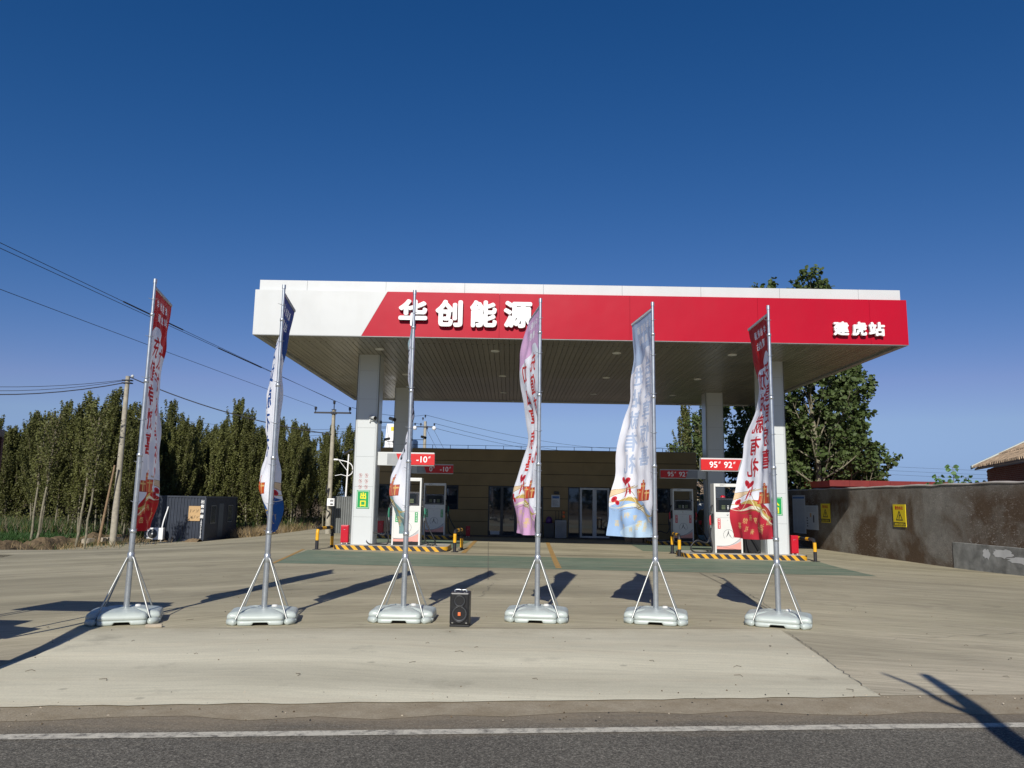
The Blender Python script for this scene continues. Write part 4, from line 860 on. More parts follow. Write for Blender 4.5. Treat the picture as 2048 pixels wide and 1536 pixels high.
# solar street lamp
o = thing('street_lamp', 'thin white solar street lamp rising behind the grey gate', 'street lamp', (-9.32, 44., G(-9.3, 44)))
b = MB(); b.cyl((-9.32, 44, G(-9.3, 44)), (-9.22, 44, 4.15), .06, .04, 10); P(b, 'pole', 'letter_white', None, o)
b = MB(); b.tube(smoothpts([(-9.25, 44, 2.9), (-8.98, 44, 3.1), (-9.0, 44, 3.5), (-9.3, 44, 3.72), (-9.95, 44, 3.85)], 4), .03, 6); b.tube([(-9.75, 44, 3.8), (-9.25, 44, 3.2)], .018, 5); b.tube([(-9.3, 44, 2.92), (-9.6, 44, 3.0), (-9.95, 44, 2.93)], .018, 5); P(b, 'arm', 'letter_white', None, o)
b = MB(); b.add([(-9.5, 43.8, 4.12), (-9.05, 43.8, 4.42), (-9.05, 44.3, 4.42), (-9.5, 44.3, 4.12), (-9.5, 43.8, 4.16), (-9.05, 43.8, 4.46), (-9.05, 44.3, 4.46), (-9.5, 44.3, 4.16)], [(0, 3, 2, 1), (4, 5, 6, 7), (0, 1, 5, 4), (1, 2, 6, 5), (2, 3, 7, 6), (3, 0, 4, 7)]); P(b, 'solar_panel', 'panel_blue', None, o)
b = MB(); b.box(-10.15, -9.8, 43.9, 44.1, 3.80, 3.88, 0, .01); P(b, 'lamp_head', 'letter_white', None, o)

# ------------------------------------------------------------------ container cabin
cz = -.80; o = thing('cabin_container', 'dark corrugated container cabin before the poplar wood', 'container', (-16.68, 42.75, cz), R(3.5)); C0 = o
def cp(b, name, mats, label=None): return b.build(name, mats, o, None, 0, label)
HH = 2.46
b = MB(); b.box(-3.05, 0, .03, 5.9, .08, HH-.03); cp(b, 'shell', 'container')
for (q) in ((-3.08, .03, -.02, .06, 0, .12), (-3.08, .03, -.02, .06, HH-.09, HH), (-.03, .05, .061, 5.95, 0, .12), (-.03, .05, .061, 5.95, HH-.09, HH), (-.05, .05, -.03, .07, .121, HH-.091), (-3.1, -3.0, -.03, .07, .121, HH-.091), (-.05, .05, 5.87, 5.97, .121, HH-.091)):
    b = MB(); b.box(*q); cp(b, 'frame_beam', 'container')
for i in range(17):
    xa = -2.95+i*.172; b = MB(); b.prism_z([(xa, .03), (xa+.03, 0), (xa+.09, 0), (xa+.12, .03)], .12, HH-.09); cp(b, 'corrugation', 'container')
for i in range(30):
    ya = .12+i*.19; b = MB(); b.prism_z([(0, ya), (.03, ya+.03), (.03, ya+.09), (0, ya+.12)], .12, HH-.09); cp(b, 'corrugation', 'container')
b = MB(); b.box(.03, .045, 2.35, 3.25, .15, 2.05); cp(b, 'door', 'container2')
for ya in (.9, 4.1):
    b = MB(); b.box(.03, .04, ya, ya+.95, .95, 1.95, 0)
    for q in ((ya, ya+.95, .95, .99), (ya, ya+.95, 1.91, 1.95), (ya, ya+.04, .991, 1.909), (ya+.91, ya+.95, .991, 1.909)): b.box(.04, .055, q[0], q[1], q[2], q[3], 1)
    for k in range(6): b.box(.045, .053, ya+.12+k*.135, ya+.135+k*.135, .991, 1.909, 1)
    cp(b, 'window', ['glass', 'corr_grey'])
b = MB(); b.text('出', .20, -.13, -.035, HH-.3, 0, .004, .02); b.text('售', .20, -.13, -.035, HH-.55, 0, .004, .02); b.text('房', .20, -.13, -.035, HH-.8, 0, .004, .02); b.text('屋', .20, -.13, -.035, HH-1.1, 0, .004, .02)
for i in range(11): b.text('18631315138'[i], .13, -.13, -.035, HH-1.32-.09*i, 0, .004, .012)
cp(b, 'painted_lettering', 'letter_white', 'column of white painted characters and digits')
b = MB(); b.box(-.85, -.22, -.03, -.012, 1.12, 1.92)
for q in ((-.78, -.70, 1.55, 1.75), (-.66, -.52, 1.58, 1.72), (-.46, -.30, 1.56, 1.74), (-.76, -.62, 1.25, 1.4), (-.56, -.46, 1.24, 1.42), (-.42, -.30, 1.26, 1.38)):
    b.tube([(q[0], -.032, q[2]), (q[1], -.032, q[3]), ((q[0]+q[1])/2, -.032, q[2]+.02), (q[0]+.02, -.032, q[3])], .007, 4, 1)
o2 = thing('cardboard_notice', 'tan cardboard notice with scrawled writing on the dark container', 'notice', (-16.68, 42.75, cz), R(3.5)); b.build('board', ['cardboard', 'ink'], o2)
o = thing('air_conditioner', 'white outdoor air conditioner unit standing at the dark container', 'air conditioner', (-19.0, 42.2, cz+.12), R(3.5))
b = MB(); b.box(-.42, .42, -.15, .15, 0, .62, 0, .015); b.build('case', 'letter_white', o)
b = MB(); b.lathe([(.0, .012), (.05, .012), (.24, .010), (.25, 0)], 20, 0, (-.12, -.152, .31), 'y'); b.build('fan_grille', 'spk_grey', o)
b = MB(); b.lathe([(0, .02), (.045, .016), (.05, 0)], 10, 0, (-.12, -.165, .31), 'y'); b.build('fan_hub', 'letter_white', o)
for xx in (-.35, .3): b = MB(); b.box(xx, xx+.06, -.14, .14, -.12, 0); b.build('foot', 'grey_metal', o)
b = MB(); b.tube(smoothpts([(.25, .1, .55), (.3, .16, 1.0), (.38, .3, 1.5), (.42, .34, 1.75)], 4), .035, 7); b.build('insulated_pipe', 'letter_white', o)
b = MB(); b.box(-19.75, -19.5, 42.55, 42.75, cz+1.15, cz+1.6, 0, .01); tag(b.build('wall_meter', 'letter_white'), 'small white meter box on the left end of the dark container', 'meter box')

# ------------------------------------------------------------------ right boundary wall
def wx(y): return 14.22-.052*(y-22)
ang = math.atan(.052)
wall = thing('boundary_wall', 'long grey brown stained rendered wall along the right side', 'wall', (wx(22), 22, 0))
ys_ = np.linspace(14, 43, 60); b = MB(); rw = random.Random(8); vs = []; top = []
for y in ys_:
    zt = 2.50-.004*(y-20)+.012*math.sin(y*3.1)+rw.uniform(-.012, .012); top.append(zt)
for i, y in enumerate(ys_):
    for x_, z_ in ((wx(y), -.3), (wx(y), top[i]-.05), (wx(y)+.24, top[i]-.05), (wx(y)+.24, -.3)): vs.append((x_, y, z_))
b.add(vs, [(4*i+k, 4*i+k+1, 4*i+k+5, 4*i+k+4) for i in range(59) for k in range(3)], 0); b.add([vs[0], vs[1], vs[2], vs[3]], [(0, 1, 2, 3)], 0); b.add(vs[-4:], [(3, 2, 1, 0)], 0)
P(b, 'rendered_face', 'render', None, wall)
b = MB(); vs = []
for i, y in enumerate(ys_):
    e = rw.uniform(0, .015)
    for x_, z_ in ((wx(y)-.012-e, top[i]-.06), (wx(y)-.012-e, top[i]-.03), (wx(y)+.1, top[i]+rw.uniform(-.01, .01)), (wx(y)+.26, top[i]-.04)): vs.append((x_, y, z_))
b.add(vs, [(4*i+k, 4*i+k+1, 4*i+k+5, 4*i+k+4) for i in range(59) for k in range(3)], 0); P(b, 'mortar_cap', 'wall_cap', None, wall)
b = MB(); y0, y1 = 14.0, 24.9; vs = [(wx(y0)-.016, y0, -.2), (wx(y1)-.016, y1, -.25), (wx(y1)-.016, y1, .62), (wx(y0)-.016, y0, .60), (wx(y0)+.01, y0, .62), (wx(y1)+.01, y1, .64), (wx(y1)+.01, y1, -.25)]
b.add(vs, [(0, 3, 2, 1), (3, 4, 5, 2), (1, 2, 5, 6)], 0); P(b, 'plinth', 'plinth', 'lighter grey patched plinth', wall)
b = MB(); q = random.Random(4)
def blotch(b, yc, zc_, ry, rz_, mi, x_off):
    n = 22; pts = [(yc+ry*math.cos(2*math.pi*k/n)*(1+q.uniform(-.25, .25)), zc_+rz_*math.sin(2*math.pi*k/n)*(1+q.uniform(-.25, .25))) for k in range(n)]
    b.add([(wx(y)-x_off, y, z) for y, z in pts], [tuple(range(n))], mi)
for yc, zc_, ry, rz_ in ((22.6, .42, .42, .12), (21.6, .28, .8, .10), (20.3, .24, .8, .08), (23.3, .36, .16, .14)): blotch(b, yc, zc_, ry, rz_, 0, .020+.001*len(b.v)/22)
P(b, 'whitewash_patch', 'whitewash', None, wall)
def wallsign(name, y0, y1, z0, z1, mats, fn, label, cat, group=None):
    W_ = (y1-y0); o = thing(name, label, cat, (wx((y0+y1)/2)-.02, (y0+y1)/2, z0), -math.pi/2+ang, group); b = MB(); fn(b, W_, z1-z0); b.build('plate', mats, o); return o
# sign local frame: x to the reader's right, +y into the wall; viewer looks along +y
def warn(b, W_, H_):
    b.box(-W_/2, W_/2, -.012, .01, 0, H_, 0)
    b.text('警告标志', .13, 0, -.0125, H_*.84, 1, .002, .02)
    b.box(-W_/2+.02, W_/2-.02, -.0145, -.0125, .03, H_*.2, 2); b.text('进出口注意安全', .095, 0, -.0150, H_*.115, 0, .002, .01)
    o_ = [(-W_*.28, H_*.28), (W_*.28, H_*.28), (0, H_*.74)]; i_ = [(-W_*.20, H_*.325), (W_*.20, H_*.325), (0, H_*.645)]
    b.add([(x, -.014, z) for x, z in o_+i_], [(0, 1, 4, 3), (1, 2, 5, 4), (2, 0, 3, 5)], 2)
    b.add([(-.05, -.014, H_*.35), (.0, -.014, H_*.35), (.02, -.014, H_*.47), (.07, -.014, H_*.52), (.0, -.014, H_*.56), (-.03, -.014, H_*.46)], [(0, 1, 2, 3, 4, 5)], 2)
wallsign('warning_sign', 33.2, 34.05, .98, 1.79, ['warn_yellow', 'warn_red', 'black_paint'], warn, 'yellow warning sign on the grey wall, the farther one beside the white notices', 'sign', 'yellow warning signs on the wall')
wallsign('warning_sign', 27.45, 28.25, 1.0, 1.79, ['warn_yellow', 'warn_red', 'black_paint'], warn, 'yellow warning sign standing alone on the grey wall, the nearer and larger one', 'sign', 'yellow warning signs on the wall')
def nb1(b, W_, H_):
    b.box(-W_/2, W_/2, -.015, .01, 0, H_, 0); b.box(-W_/2+.04, W_/2-.04, -.018, -.0152, H_*.91, H_*.96, 1)
    for i in range(26): b.box(-W_*.42, -W_*.16, -.0168, -.0152, H_*.05+i*H_*.032, H_*.057+i*H_*.032, 2); b.box(-W_*.10, W_*.42, -.0168, -.0152, H_*.05+i*H_*.032, H_*.057+i*H_*.032, 2)
def nb2(b, W_, H_):
    b.box(-W_/2, W_/2, -.015, .01, 0, H_, 0)
    for i in range(4): b.box(-W_*.4, W_*.4, -.0168, -.0152, H_*.75+i*H_*.05, H_*.76+i*H_*.05, 1)
    b.box(W_*.1, W_*.2, -.0168, -.0152, H_*.3, H_*.6, 2); b.box(-W_*.15, -W_*.02, -.0168, -.0152, H_*.52, H_*.68, 3)
    for i in range(4): b.box(-W_*.42, -W_*.32, -.0168, -.0152, H_*.12+i*H_*.11, H_*.17+i*H_*.11, 2)
wallsign('notice_board', 35.65, 37.0, .42, 2.16, ['board_white', 'board_blue', 'grey_metal'], nb1, 'tall white notice board with a blue heading on the grey wall', 'notice board')
wallsign('notice_board', 34.35, 35.6, .63, 1.70, ['board_white', 'grey_metal', 'ink', 'cardboard'], nb2, 'square white notice board right of the tall one on the wall', 'notice board')

# things beyond the wall
shed = thing('red_roofed_shed', 'maroon sheet metal shed top showing above the grey wall', 'shed', (17.5, 37.5, 0))
b = MB(); b.box(14.95, 20.2, 36.15, 39, -.2, 2.55); P(b, 'wall', 'maroon', None, shed)
x = 14.8
while x < 20.4: b = MB(); b.box(x, x+.93, 36., 36.12, 2.60, 2.88); P(b, 'fascia_sheet', 'maroon', None, shed); x += .94
b = MB(); b.box(14.8, 20.4, 36.121, 39.1, 2.56, 2.86); P(b, 'roof', 'maroon', None, shed)
# brick house
hs_ = thing('brick_house', 'old dark brick house with clay tiled roof beyond the wall at the right', 'house', (17.5, 26, 0))
A = Vector((18.15, 30.3, 0)); Bv = Vector((15.55, 22.8, 0)); ed = (Bv-A); EL = ed.length; ed.normalize(); nd = Vector((-ed.y, ed.x, 0))   # nd points up-slope (away from the yard)
if nd.x < 0: nd = -nd
ez = 3.22
def hp(s, t, z): v = A+ed*s+nd*t; return (v.x, v.y, z)
b = MB(); q0 = [hp(.35, .35, -.2), hp(EL+1, .35, -.2), hp(EL+1, 3.6, -.2), hp(.35, 3.6, -.2)]; q1 = [(x, y, z_) for (x, y, _), z_ in zip(q0, (3.15, 3.15, 3.15, 3.15))]
b.add(q0+q1, [(0, 1, 5, 4), (1, 2, 6, 5), (2, 3, 7, 6), (3, 0, 4, 7), (4, 5, 6, 7)][:5], 0); b.add([hp(.35, .35, 3.15), hp(.35, 3.6, 3.15), hp(.35, 3.6, 4.85)], [(0, 1, 2)], 0)
P(b, 'wall_core', 'mortar', None, hs_)
b = MB(); q = random.Random(2)
for r_ in range(22):
    z0 = 1.75+r_*.066; s = .35+(.125 if r_ % 2 else 0)
    while s < 5.9:
        j = q.uniform(0, .012); c0 = hp(s, .345-j, z0); c1 = hp(s+.235, .345-j, z0); 
        b.add([c0, c1, (c1[0], c1[1], z0+.052), (c0[0], c0[1], z0+.052), hp(s, .36, z0+.052), hp(s+.235, .36, z0+.052), hp(s, .36, z0), hp(s+.235, .36, z0)], [(0, 1, 2, 3), (3, 2, 5, 4), (0, 6, 7, 1)], 0); s += .25
h = P(b, 'brick_courses', 'brick', None, hs_); h['kind'] = 'stuff'
tr = .52
b = MB(); b.add([hp(.05, 0, ez), hp(EL+1, 0, ez), hp(EL+1, 3.6, ez+3.6*tr), hp(.05, 3.6, ez+3.6*tr), hp(.05, 0, ez-.06), hp(EL+1, 0, ez-.06), hp(EL+1, 3.6, ez-.06+3.6*tr), hp(.05, 3.6, ez-.06+3.6*tr)], [(0, 1, 2, 3), (7, 6, 5, 4), (0, 4, 5, 1), (3, 7, 4, 0)], 0); P(b, 'roof_deck', 'mortar', None, hs_)
for i in range(30):
    s = .2+i*.235
    for k in range(4):
        t0, t1 = -.08+k*.92, .88+k*.92; b = MB(); j = q.uniform(-.012, .012)
        vs = []
        for (t, lift) in ((t0, .055), (t1, .02)):
            for a in (0, 45, 90, 135, 180): v = A+ed*(s+j-.078*math.cos(R(a)))+nd*t; vs.append((v.x, v.y, ez+t*tr+lift+.10*math.sin(R(a))))
        b.add(vs, [(m_, m_+1, m_+6, m_+5) for m_ in range(4)]+[(0, 1, 2, 3, 4)], 0); P(b, 'roof_tile', 'tile', None, hs_)
b = MB(); b.add([hp(-.12, -.1, ez-.02), hp(.1, -.1, ez-.02), hp(.1, 3.6, ez+3.6*tr+.02), hp(-.12, 3.6, ez+3.6*tr+.02), hp(-.12, -.1, ez+.12), hp(.1, -.1, ez+.12), hp(.1, 3.6, ez+3.6*tr+.16), hp(-.12, 3.6, ez+3.6*tr+.16)], [(0, 3, 2, 1), (4, 5, 6, 7), (0, 1, 5, 4), (1, 2, 6, 5), (2, 3, 7, 6), (3, 0, 4, 7)]); P(b, 'verge_board', 'verge_white', None, hs_)
# small tiled house glimpsed behind the pumps
h2 = thing('tiled_house', 'small pale house with a brown tiled roof glimpsed behind the rear right pump', 'house', (15, 52, 0))
b = MB(); b.box(11.6, 19, 50, 54, -.2, 2.1); P(b, 'wall', 'board_white', None, h2)
b = MB(); b.box(11.4, 19.2, 49.9, 50.02, 1.85, 2.12); P(b, 'eave_board', 'apron', None, h2)
for i in range(34): b = MB(); x = 11.35+i*.23; b.prism_z([(x, 49.7), (x+.18, 49.7), (x+.18, 49.75), (x, 49.75)], 2.12, 2.2); b.add([(x, 49.7, 2.13), (x+.09, 49.7, 2.21), (x+.18, 49.7, 2.13), (x, 52., 3.1), (x+.09, 52., 3.18), (x+.18, 52., 3.1)], [(0, 1, 4, 3), (1, 2, 5, 4)]); P(b, 'roof_tile', 'tile', None, h2)
b = MB(); b.add([(11.35, 49.72, 2.1), (19.2, 49.72, 2.1), (19.2, 52, 3.08), (11.35, 52, 3.08), (11.35, 54.3, 2.1), (19.2, 54.3, 2.1)], [(0, 1, 2, 3), (3, 2, 5, 4)]); P(b, 'roof', 'tile', None, h2)

# black car behind the rear right island
car = thing('parked_car', 'black car parked side-on behind the rear right pump', 'car', (11.4, 38.9, G(11.4, 38.9)))
gz = G(11.4, 38.9); xa = 9.28
prof = [(0, .35), (.02, .75), (.10, 1.05), (.35, 1.55), (.8, 1.66), (2.1, 1.66), (2.9, 1.12), (3.8, .98), (3.95, .6), (3.95, .3)]
b = MB(); b.prism([(xa+x, gz+z) for x, z in reversed(prof)][::-1], 38.1, 39.75, 0); P(b, 'body', 'car_black', None, car)
b = MB(); b.prism([(xa+.42, gz+1.12), (xa+2.65, gz+1.12), (xa+2.0, gz+1.56), (xa+.55, gz+1.54)], 38.085, 38.0995); P(b, 'side_window', 'glass', None, car)
for x_ in (.75, 3.15):
    b = MB(); b.lathe([(.33, -.1), (.34, 0), (.30, .03), (.2, .035)], 20, 0, (xa+x_, 38.09, gz+.34), 'y'); b.lathe([(.21, .03), (.19, .045), (.05, .03), (0, .035)], 14, 1, (xa+x_, 38.09, gz+.34), 'y'); P(b, 'wheel', ['rubber', 'chrome'], None, car)
b = MB(); b.box(xa+3.82, xa+3.97, 38.2, 38.55, gz+.62, gz+.8, 0, .02); P(b, 'headlight', 'frame_white', None, car)
b = MB(); b.box(xa-.02, xa+.1, 38.15, 38.4, gz+.85, gz+1.05, 0, .02); P(b, 'tail_light', 'red_box', None, car)

# ------------------------------------------------------------------ banner artwork (flat print, drawn here from glyph outlines)
IW, IH = 288, 900
def glyph(ch, n, bold=.03):
    vs, fs = textmesh(ch); a = np.array(vs); mn, mx = a.min(0), a.max(0); s = (n-1)/max(mx-mn); a = (a-mn)*s+((n-1)-(mx-mn)*s)/2
    m = np.zeros((n, n), bool)
    for f in fs:
        for k in range(1, len(f)-1):
            p, q, r = a[f[0]], a[f[k]], a[f[k+1]]
            x0, x1 = int(max(0, min(p[0], q[0], r[0]))), int(min(n-1, max(p[0], q[0], r[0])+1)); y0, y1 = int(max(0, min(p[1], q[1], r[1]))), int(min(n-1, max(p[1], q[1], r[1])+1))
            if x1 < x0 or y1 < y0: continue
            X, Y = np.meshgrid(np.arange(x0, x1+1), np.arange(y0, y1+1)); c = lambda u, v: (v[0]-u[0])*(Y-u[1])-(v[1]-u[1])*(X-u[0])
            e0, e1, e2 = c(p, q), c(q, r), c(r, p); ins = ((e0 >= -.01) & (e1 >= -.01) & (e2 >= -.01)) | ((e0 <= .01) & (e1 <= .01) & (e2 <= .01)); m[y0:y1+1, x0:x1+1] |= ins
    rr = max(1, round(bold*n)) if n > 30 else 0; d = m.copy()
    for dx in range(-rr, rr+1):
        for dy in range(-rr, rr+1):
            if dx*dx+dy*dy <= rr*rr+.5: d |= np.roll(np.roll(m, dx, 1), dy, 0)
    return d
def stamp(img, ch, u, v, sz, c, bold=.03, sy=1.):
    n = int(sz*IH); g = glyph(ch, n, bold); g = g[::-1]        # row 0 = top
    x0, y0 = int(u*IW-n/2), int(v*IH-n/2)
    for j in range(n):
        for i in range(n):
            if g[j, i] and 0 <= y0+j < IH and 0 <= x0+i < IW: img[y0+j, x0+i] = c
def banner_image(name, top, text, bot, colA, colB, ribbon=(.62, .45, .12), tsmall=(.85, .85, .85), gift=(.62, .08, .03), botA=None):
    img = np.zeros((IH, IW, 3), np.float32); U, V = np.meshgrid((np.arange(IW)+.5)/IW, (np.arange(IH)+.5)/IH)
    img[:] = (.88, .90, .95)
    edge = .155+.10*np.clip(np.abs(U-.34)*1.8, 0, 1)**1.3-.02*np.sin(U*9)
    img[V < edge] = top
    eb = .845-.045*np.sin((U-.12)*4.2)+.05*(1-U)
    img[V > eb] = bot
    if botA: img[(V > eb+.05) & (U < .5+.3*np.sin(V*40))] = botA
    # ribbon: a looping gold band with dark outlines
    for k, (o_, th, c) in enumerate(((0, .011, ribbon), (.006, .003, (.90, .80, .52)), (.02, .008, (.88, .82, .62)), (-.013, .002, (.30, .20, .03)), (.030, .0015, (.25, .16, .03)), (.010, .0012, (.35, .24, .05)))):
        yb = .862+o_+.022*np.sin(U*7+.6+o_*30)-.07*(U-.5)+.02*np.sin(U*17)*(k % 2); img[np.abs(V-yb) < th*np.clip(np.sin(np.pi*np.clip(U*1.1, 0, 1)), .15, 1)] = c
    # gift boxes, close together, with thin gold ribbons and dark outlines
    for (a, b_, c0, d, gc) in ((.13, .26, .795, .842, .8), (.37, .50, .788, .842, 1.15), (.25, .38, .762, .842, 1.)):
        m = (U > a) & (U < b_) & (V > c0) & (V < d); img[m] = (.30, .03, .02); m = (U > a+.006) & (U < b_-.006) & (V > c0+.002) & (V < d-.002); img[m] = tuple(min(1, g*gc) for g in gift); mid = (a+b_)/2
        img[m & (np.abs(U-mid) < .010)] = (.82, .52, .20); img[m & (np.abs(U-mid-.03) < .003)] = (.85, .35, .22); img[m & (np.abs(V-c0-.014) < .003)] = (.82, .52, .20)
    img[((U-.315)/.03)**2+((V-.757)/.008)**2 < 1] = (.65, .10, .05); img[((U-.315)/.012)**2+((V-.757)/.004)**2 < 1] = (.85, .6, .3)
    # cornucopia: flesh coloured horn under a red bow with curling tails
    ca, sa = math.cos(.42), math.sin(.42); X = (U-.82)*.32; Y = V-.795; Xr, Yr = X*ca+Y*sa, -X*sa+Y*ca
    w_ = .020*np.clip((Xr+.085)/.17, .05, 1); m = (np.abs(Xr) < .085) & (np.abs(Yr+.010*np.sin(Xr*22)) < w_); img[m] = (.34, .20, .06); m = (np.abs(Xr) < .083) & (np.abs(Yr+.010*np.sin(Xr*22)) < w_-.0018); img[m] = (.86, .66, .42); img[m & (np.abs(np.sin(Yr*420+Xr*40)) < .16)] = (.62, .40, .16)
    for (cx, cy, rx, ry, ro) in ((.70, .750, .070, .012, .5), (.80, .748, .070, .012, -.5), (.75, .762, .030, .010, 0), (.66, .785, .020, .026, .2), (.72, .800, .018, .026, -.2), (.92, .835, .05, .012, .6), (.86, .850, .04, .010, -.6)):
        X = U-cx; Y = (V-cy)*3; c_, s_ = math.cos(ro), math.sin(ro); q_ = ((X*c_+Y*s_)/rx)**2+((-X*s_+Y*c_)/(ry*3))**2; img[q_ < 1] = (.60, .03, .05); img[q_ < .25] = (.42, .01, .02)
    img[(np.abs(V-.772-.05*(U-.45)) < .0016) & (U > .45) & (U < .68)] = (.62, .45, .16); img[(np.abs(V-.776-.05*(U-.45)) < .0008) & (U > .45) & (U < .68)] = (.3, .2, .05)
    for i, ch in enumerate(colA): stamp(img, ch, .69, .268+.102*i, .088, text)
    for i, ch in enumerate(colB): stamp(img, ch, .30, .235+.102*i, .088, text)
    for i, ch in enumerate('华创能源'): stamp(img, ch, .22+.155*i, .052, .036, tsmall, .02)
    for i, ch in enumerate('建虎站'): stamp(img, ch, .34+.155*i, .105, .036, tsmall, .02)
    for i, ch in enumerate('加油惠享有惊喜'): stamp(img, ch, .16+.115*i, .925+.022*math.sin(i*1.2), .028, (.78, .60, .22), .02)
    for i, ch in enumerate('惊喜有礼'): stamp(img, ch, .28+.14*i, .965-.01*(i % 2), .026, (.78, .60, .22), .02)
    im = bpy.data.images.new(name, IW, IH, alpha=False, float_buffer=True); px = np.ones((IH, IW, 4), np.float32); px[:, :, :3] = img[::-1]; im.colorspace_settings.name = 'Linear Rec.709'
    im.pixels.foreach_set(px.ravel()); im.update(); im.pack() if False else None
    return im
def cloth(name, im):
    t = NT(name); uv = t.tc.outputs['UV']; tx = t.n('ShaderNodeTexImage', {'Vector': uv}); tx.image = im; tx.extension = 'EXTEND'
    c = tx.outputs[0]; t.setc(c); tr = t.n('ShaderNodeBsdfTranslucent', {'Color': c}); mx = t.n('ShaderNodeMixShader', {0: .18, 1: t.b.outputs[0], 2: tr.outputs[0]})
    out = [x for x in t.t.nodes if x.type == 'OUTPUT_MATERIAL'][0]; t.link(mx.outputs[0], out.inputs[0])
    t.bump(t.noise(9, 4, .6, t.mapv((1, 3, .5))), .25, .02); return t.p(.55, 0, .35)
RED = (.52, .008, .012)
arts = {1: (RED, (.52, .01, .015), RED, '加油就有礼', '充值有惊喜', {}), 2: ((.004, .06, .26), (.01, .07, .28), (.004, .10, .36), '充值享优惠', '进站就有礼', dict(gift=(.75, .12, .02))),
        3: ((.42, .58, .60), (.03, .04, .05), (.25, .42, .43), '洗车有好礼', '进站就有礼', dict(gift=(.7, .16, .1))), 4: ((.72, .44, .66), (.66, .04, .03), (.72, .42, .66), '加油享惊喜', '充值有好礼', {}),
        5: ((.46, .57, .74), (.50, .60, .77), (.36, .54, .80), '进站就有礼', '会员享惊喜', dict(botA=(.52, .70, .86))), 6: (RED, (.55, .02, .03), (.55, .03, .05), '加油就有礼', '充值更惊喜', {})}
# free-edge headings (height, degrees from straight away, + = right) and belly displacement (height, metres, + = right)
flags = {
 1: ((-5.33, 11.12), 4.87, [(4.74, -12), (4.03, -11.5), (3.8, -14), (3.53, -16.6), (3.11, -15.5), (2.73, -14), (2.34, -12.3), (2.0, -10), (1.73, -9.2), (1.39, -11.5), (1.18, -12.9)], [(4.7, 0), (3.0, .03), (2.2, .02), (1.2, .0)], 20, 'red and white', 'leftmost, nearest the left edge'),
 2: ((-3.47, 11.32), 4.87, [(4.74, -7.4), (4.31, -9.7), (3.94, -10.3), (3.5, -11.5), (3.17, -11.7), (2.78, -13.5), (2.3, -13.5), (2.09, -10.9), (1.71, -7.4), (1.59, -6.3), (1.18, -10)], [(4.7, 0), (4.3, -.05), (3.9, -.14), (3.3, -.19), (2.8, -.17), (2.35, -.13), (2.1, -.2), (1.9, -.27), (1.6, -.20), (1.2, -.03)], 12, 'blue and white', ''),
 3: ((-1.54, 11.69), 4.92, [(4.78, -7.0), (3.9, -6.6), (3.4, -6.6), (3.0, -6.2), (2.5, -7), (2.0, -8.5), (1.6, -8.5), (1.18, -7.6)], [(4.7, -.01), (4.2, -.06), (3.7, -.08), (3.1, .03), (2.6, -.06), (2.25, -.15), (1.95, -.26), (1.7, -.25), (1.4, -.14), (1.2, -.04)], 0, 'pale teal', ''),
 4: ((.43, 11.91), 4.88, [(4.76, -7.4), (4.59, -10.6), (4.31, -12.3), (3.88, -14.6), (3.5, -13.2), (3.08, -7.7), (2.69, -6.9), (2.34, -10.3), (2.03, -15.8), (1.79, -18), (1.41, -17.8), (1.18, -16.3)], [(4.7, 0), (3.6, -.02), (2.9, .05), (2.0, -.02), (1.2, -.03)], -5, 'purple and white', ''),
 5: ((2.21, 11.91), 4.85, [(4.74, -7.4), (4.26, -6.6), (3.83, -6.9), (3.38, -10), (3.1, -15.2), (2.76, -20.9), (2.38, -24.1), (2.03, -25.8), (1.62, -30.4), (1.16, -31.5)], [(4.7, 0), (3.6, .03), (2.6, .06), (1.8, .08), (1.2, .07)], -12, 'pale blue and white', ''),
 6: ((4.01, 11.81), 4.80, [(4.66, 2.0), (4.27, 4.6), (3.96, 7.4), (3.6, 7.7), (3.32, 6.0), (2.96, -.9), (2.71, -4.9), (2.38, -7.4), (2.03, -10.3), (1.74, -15.5), (1.58, -18), (1.16, -16.6)], [(4.7, 0), (3.8, .04), (3.0, .05), (2.2, .06), (1.6, .08), (1.2, .02)], -22, 'red and white', 'rightmost')}
flabel = {1: 'leftmost flagpole, with the red topped banner reading vertically', 2: 'second flagpole from the left, with the blue topped narrow banner', 3: 'third flagpole, its pale teal banner nearly edge-on', 4: 'flagpole with the lilac and white banner right of the loudspeaker', 5: 'flagpole with the pale blue and white banner', 6: 'rightmost flagpole, with the red bottomed banner before the column'}
def interp(keys, z):
    ks = sorted(keys); zs = [k[0] for k in ks]; return float(np.interp(z, zs, [k[1] for k in ks]))
def smooth_interp(keys, z): return sum(interp(keys, z+d)*w_ for d, w_ in ((-.10, .2), (-.05, .2), (0, .2), (.05, .2), (.10, .2)))
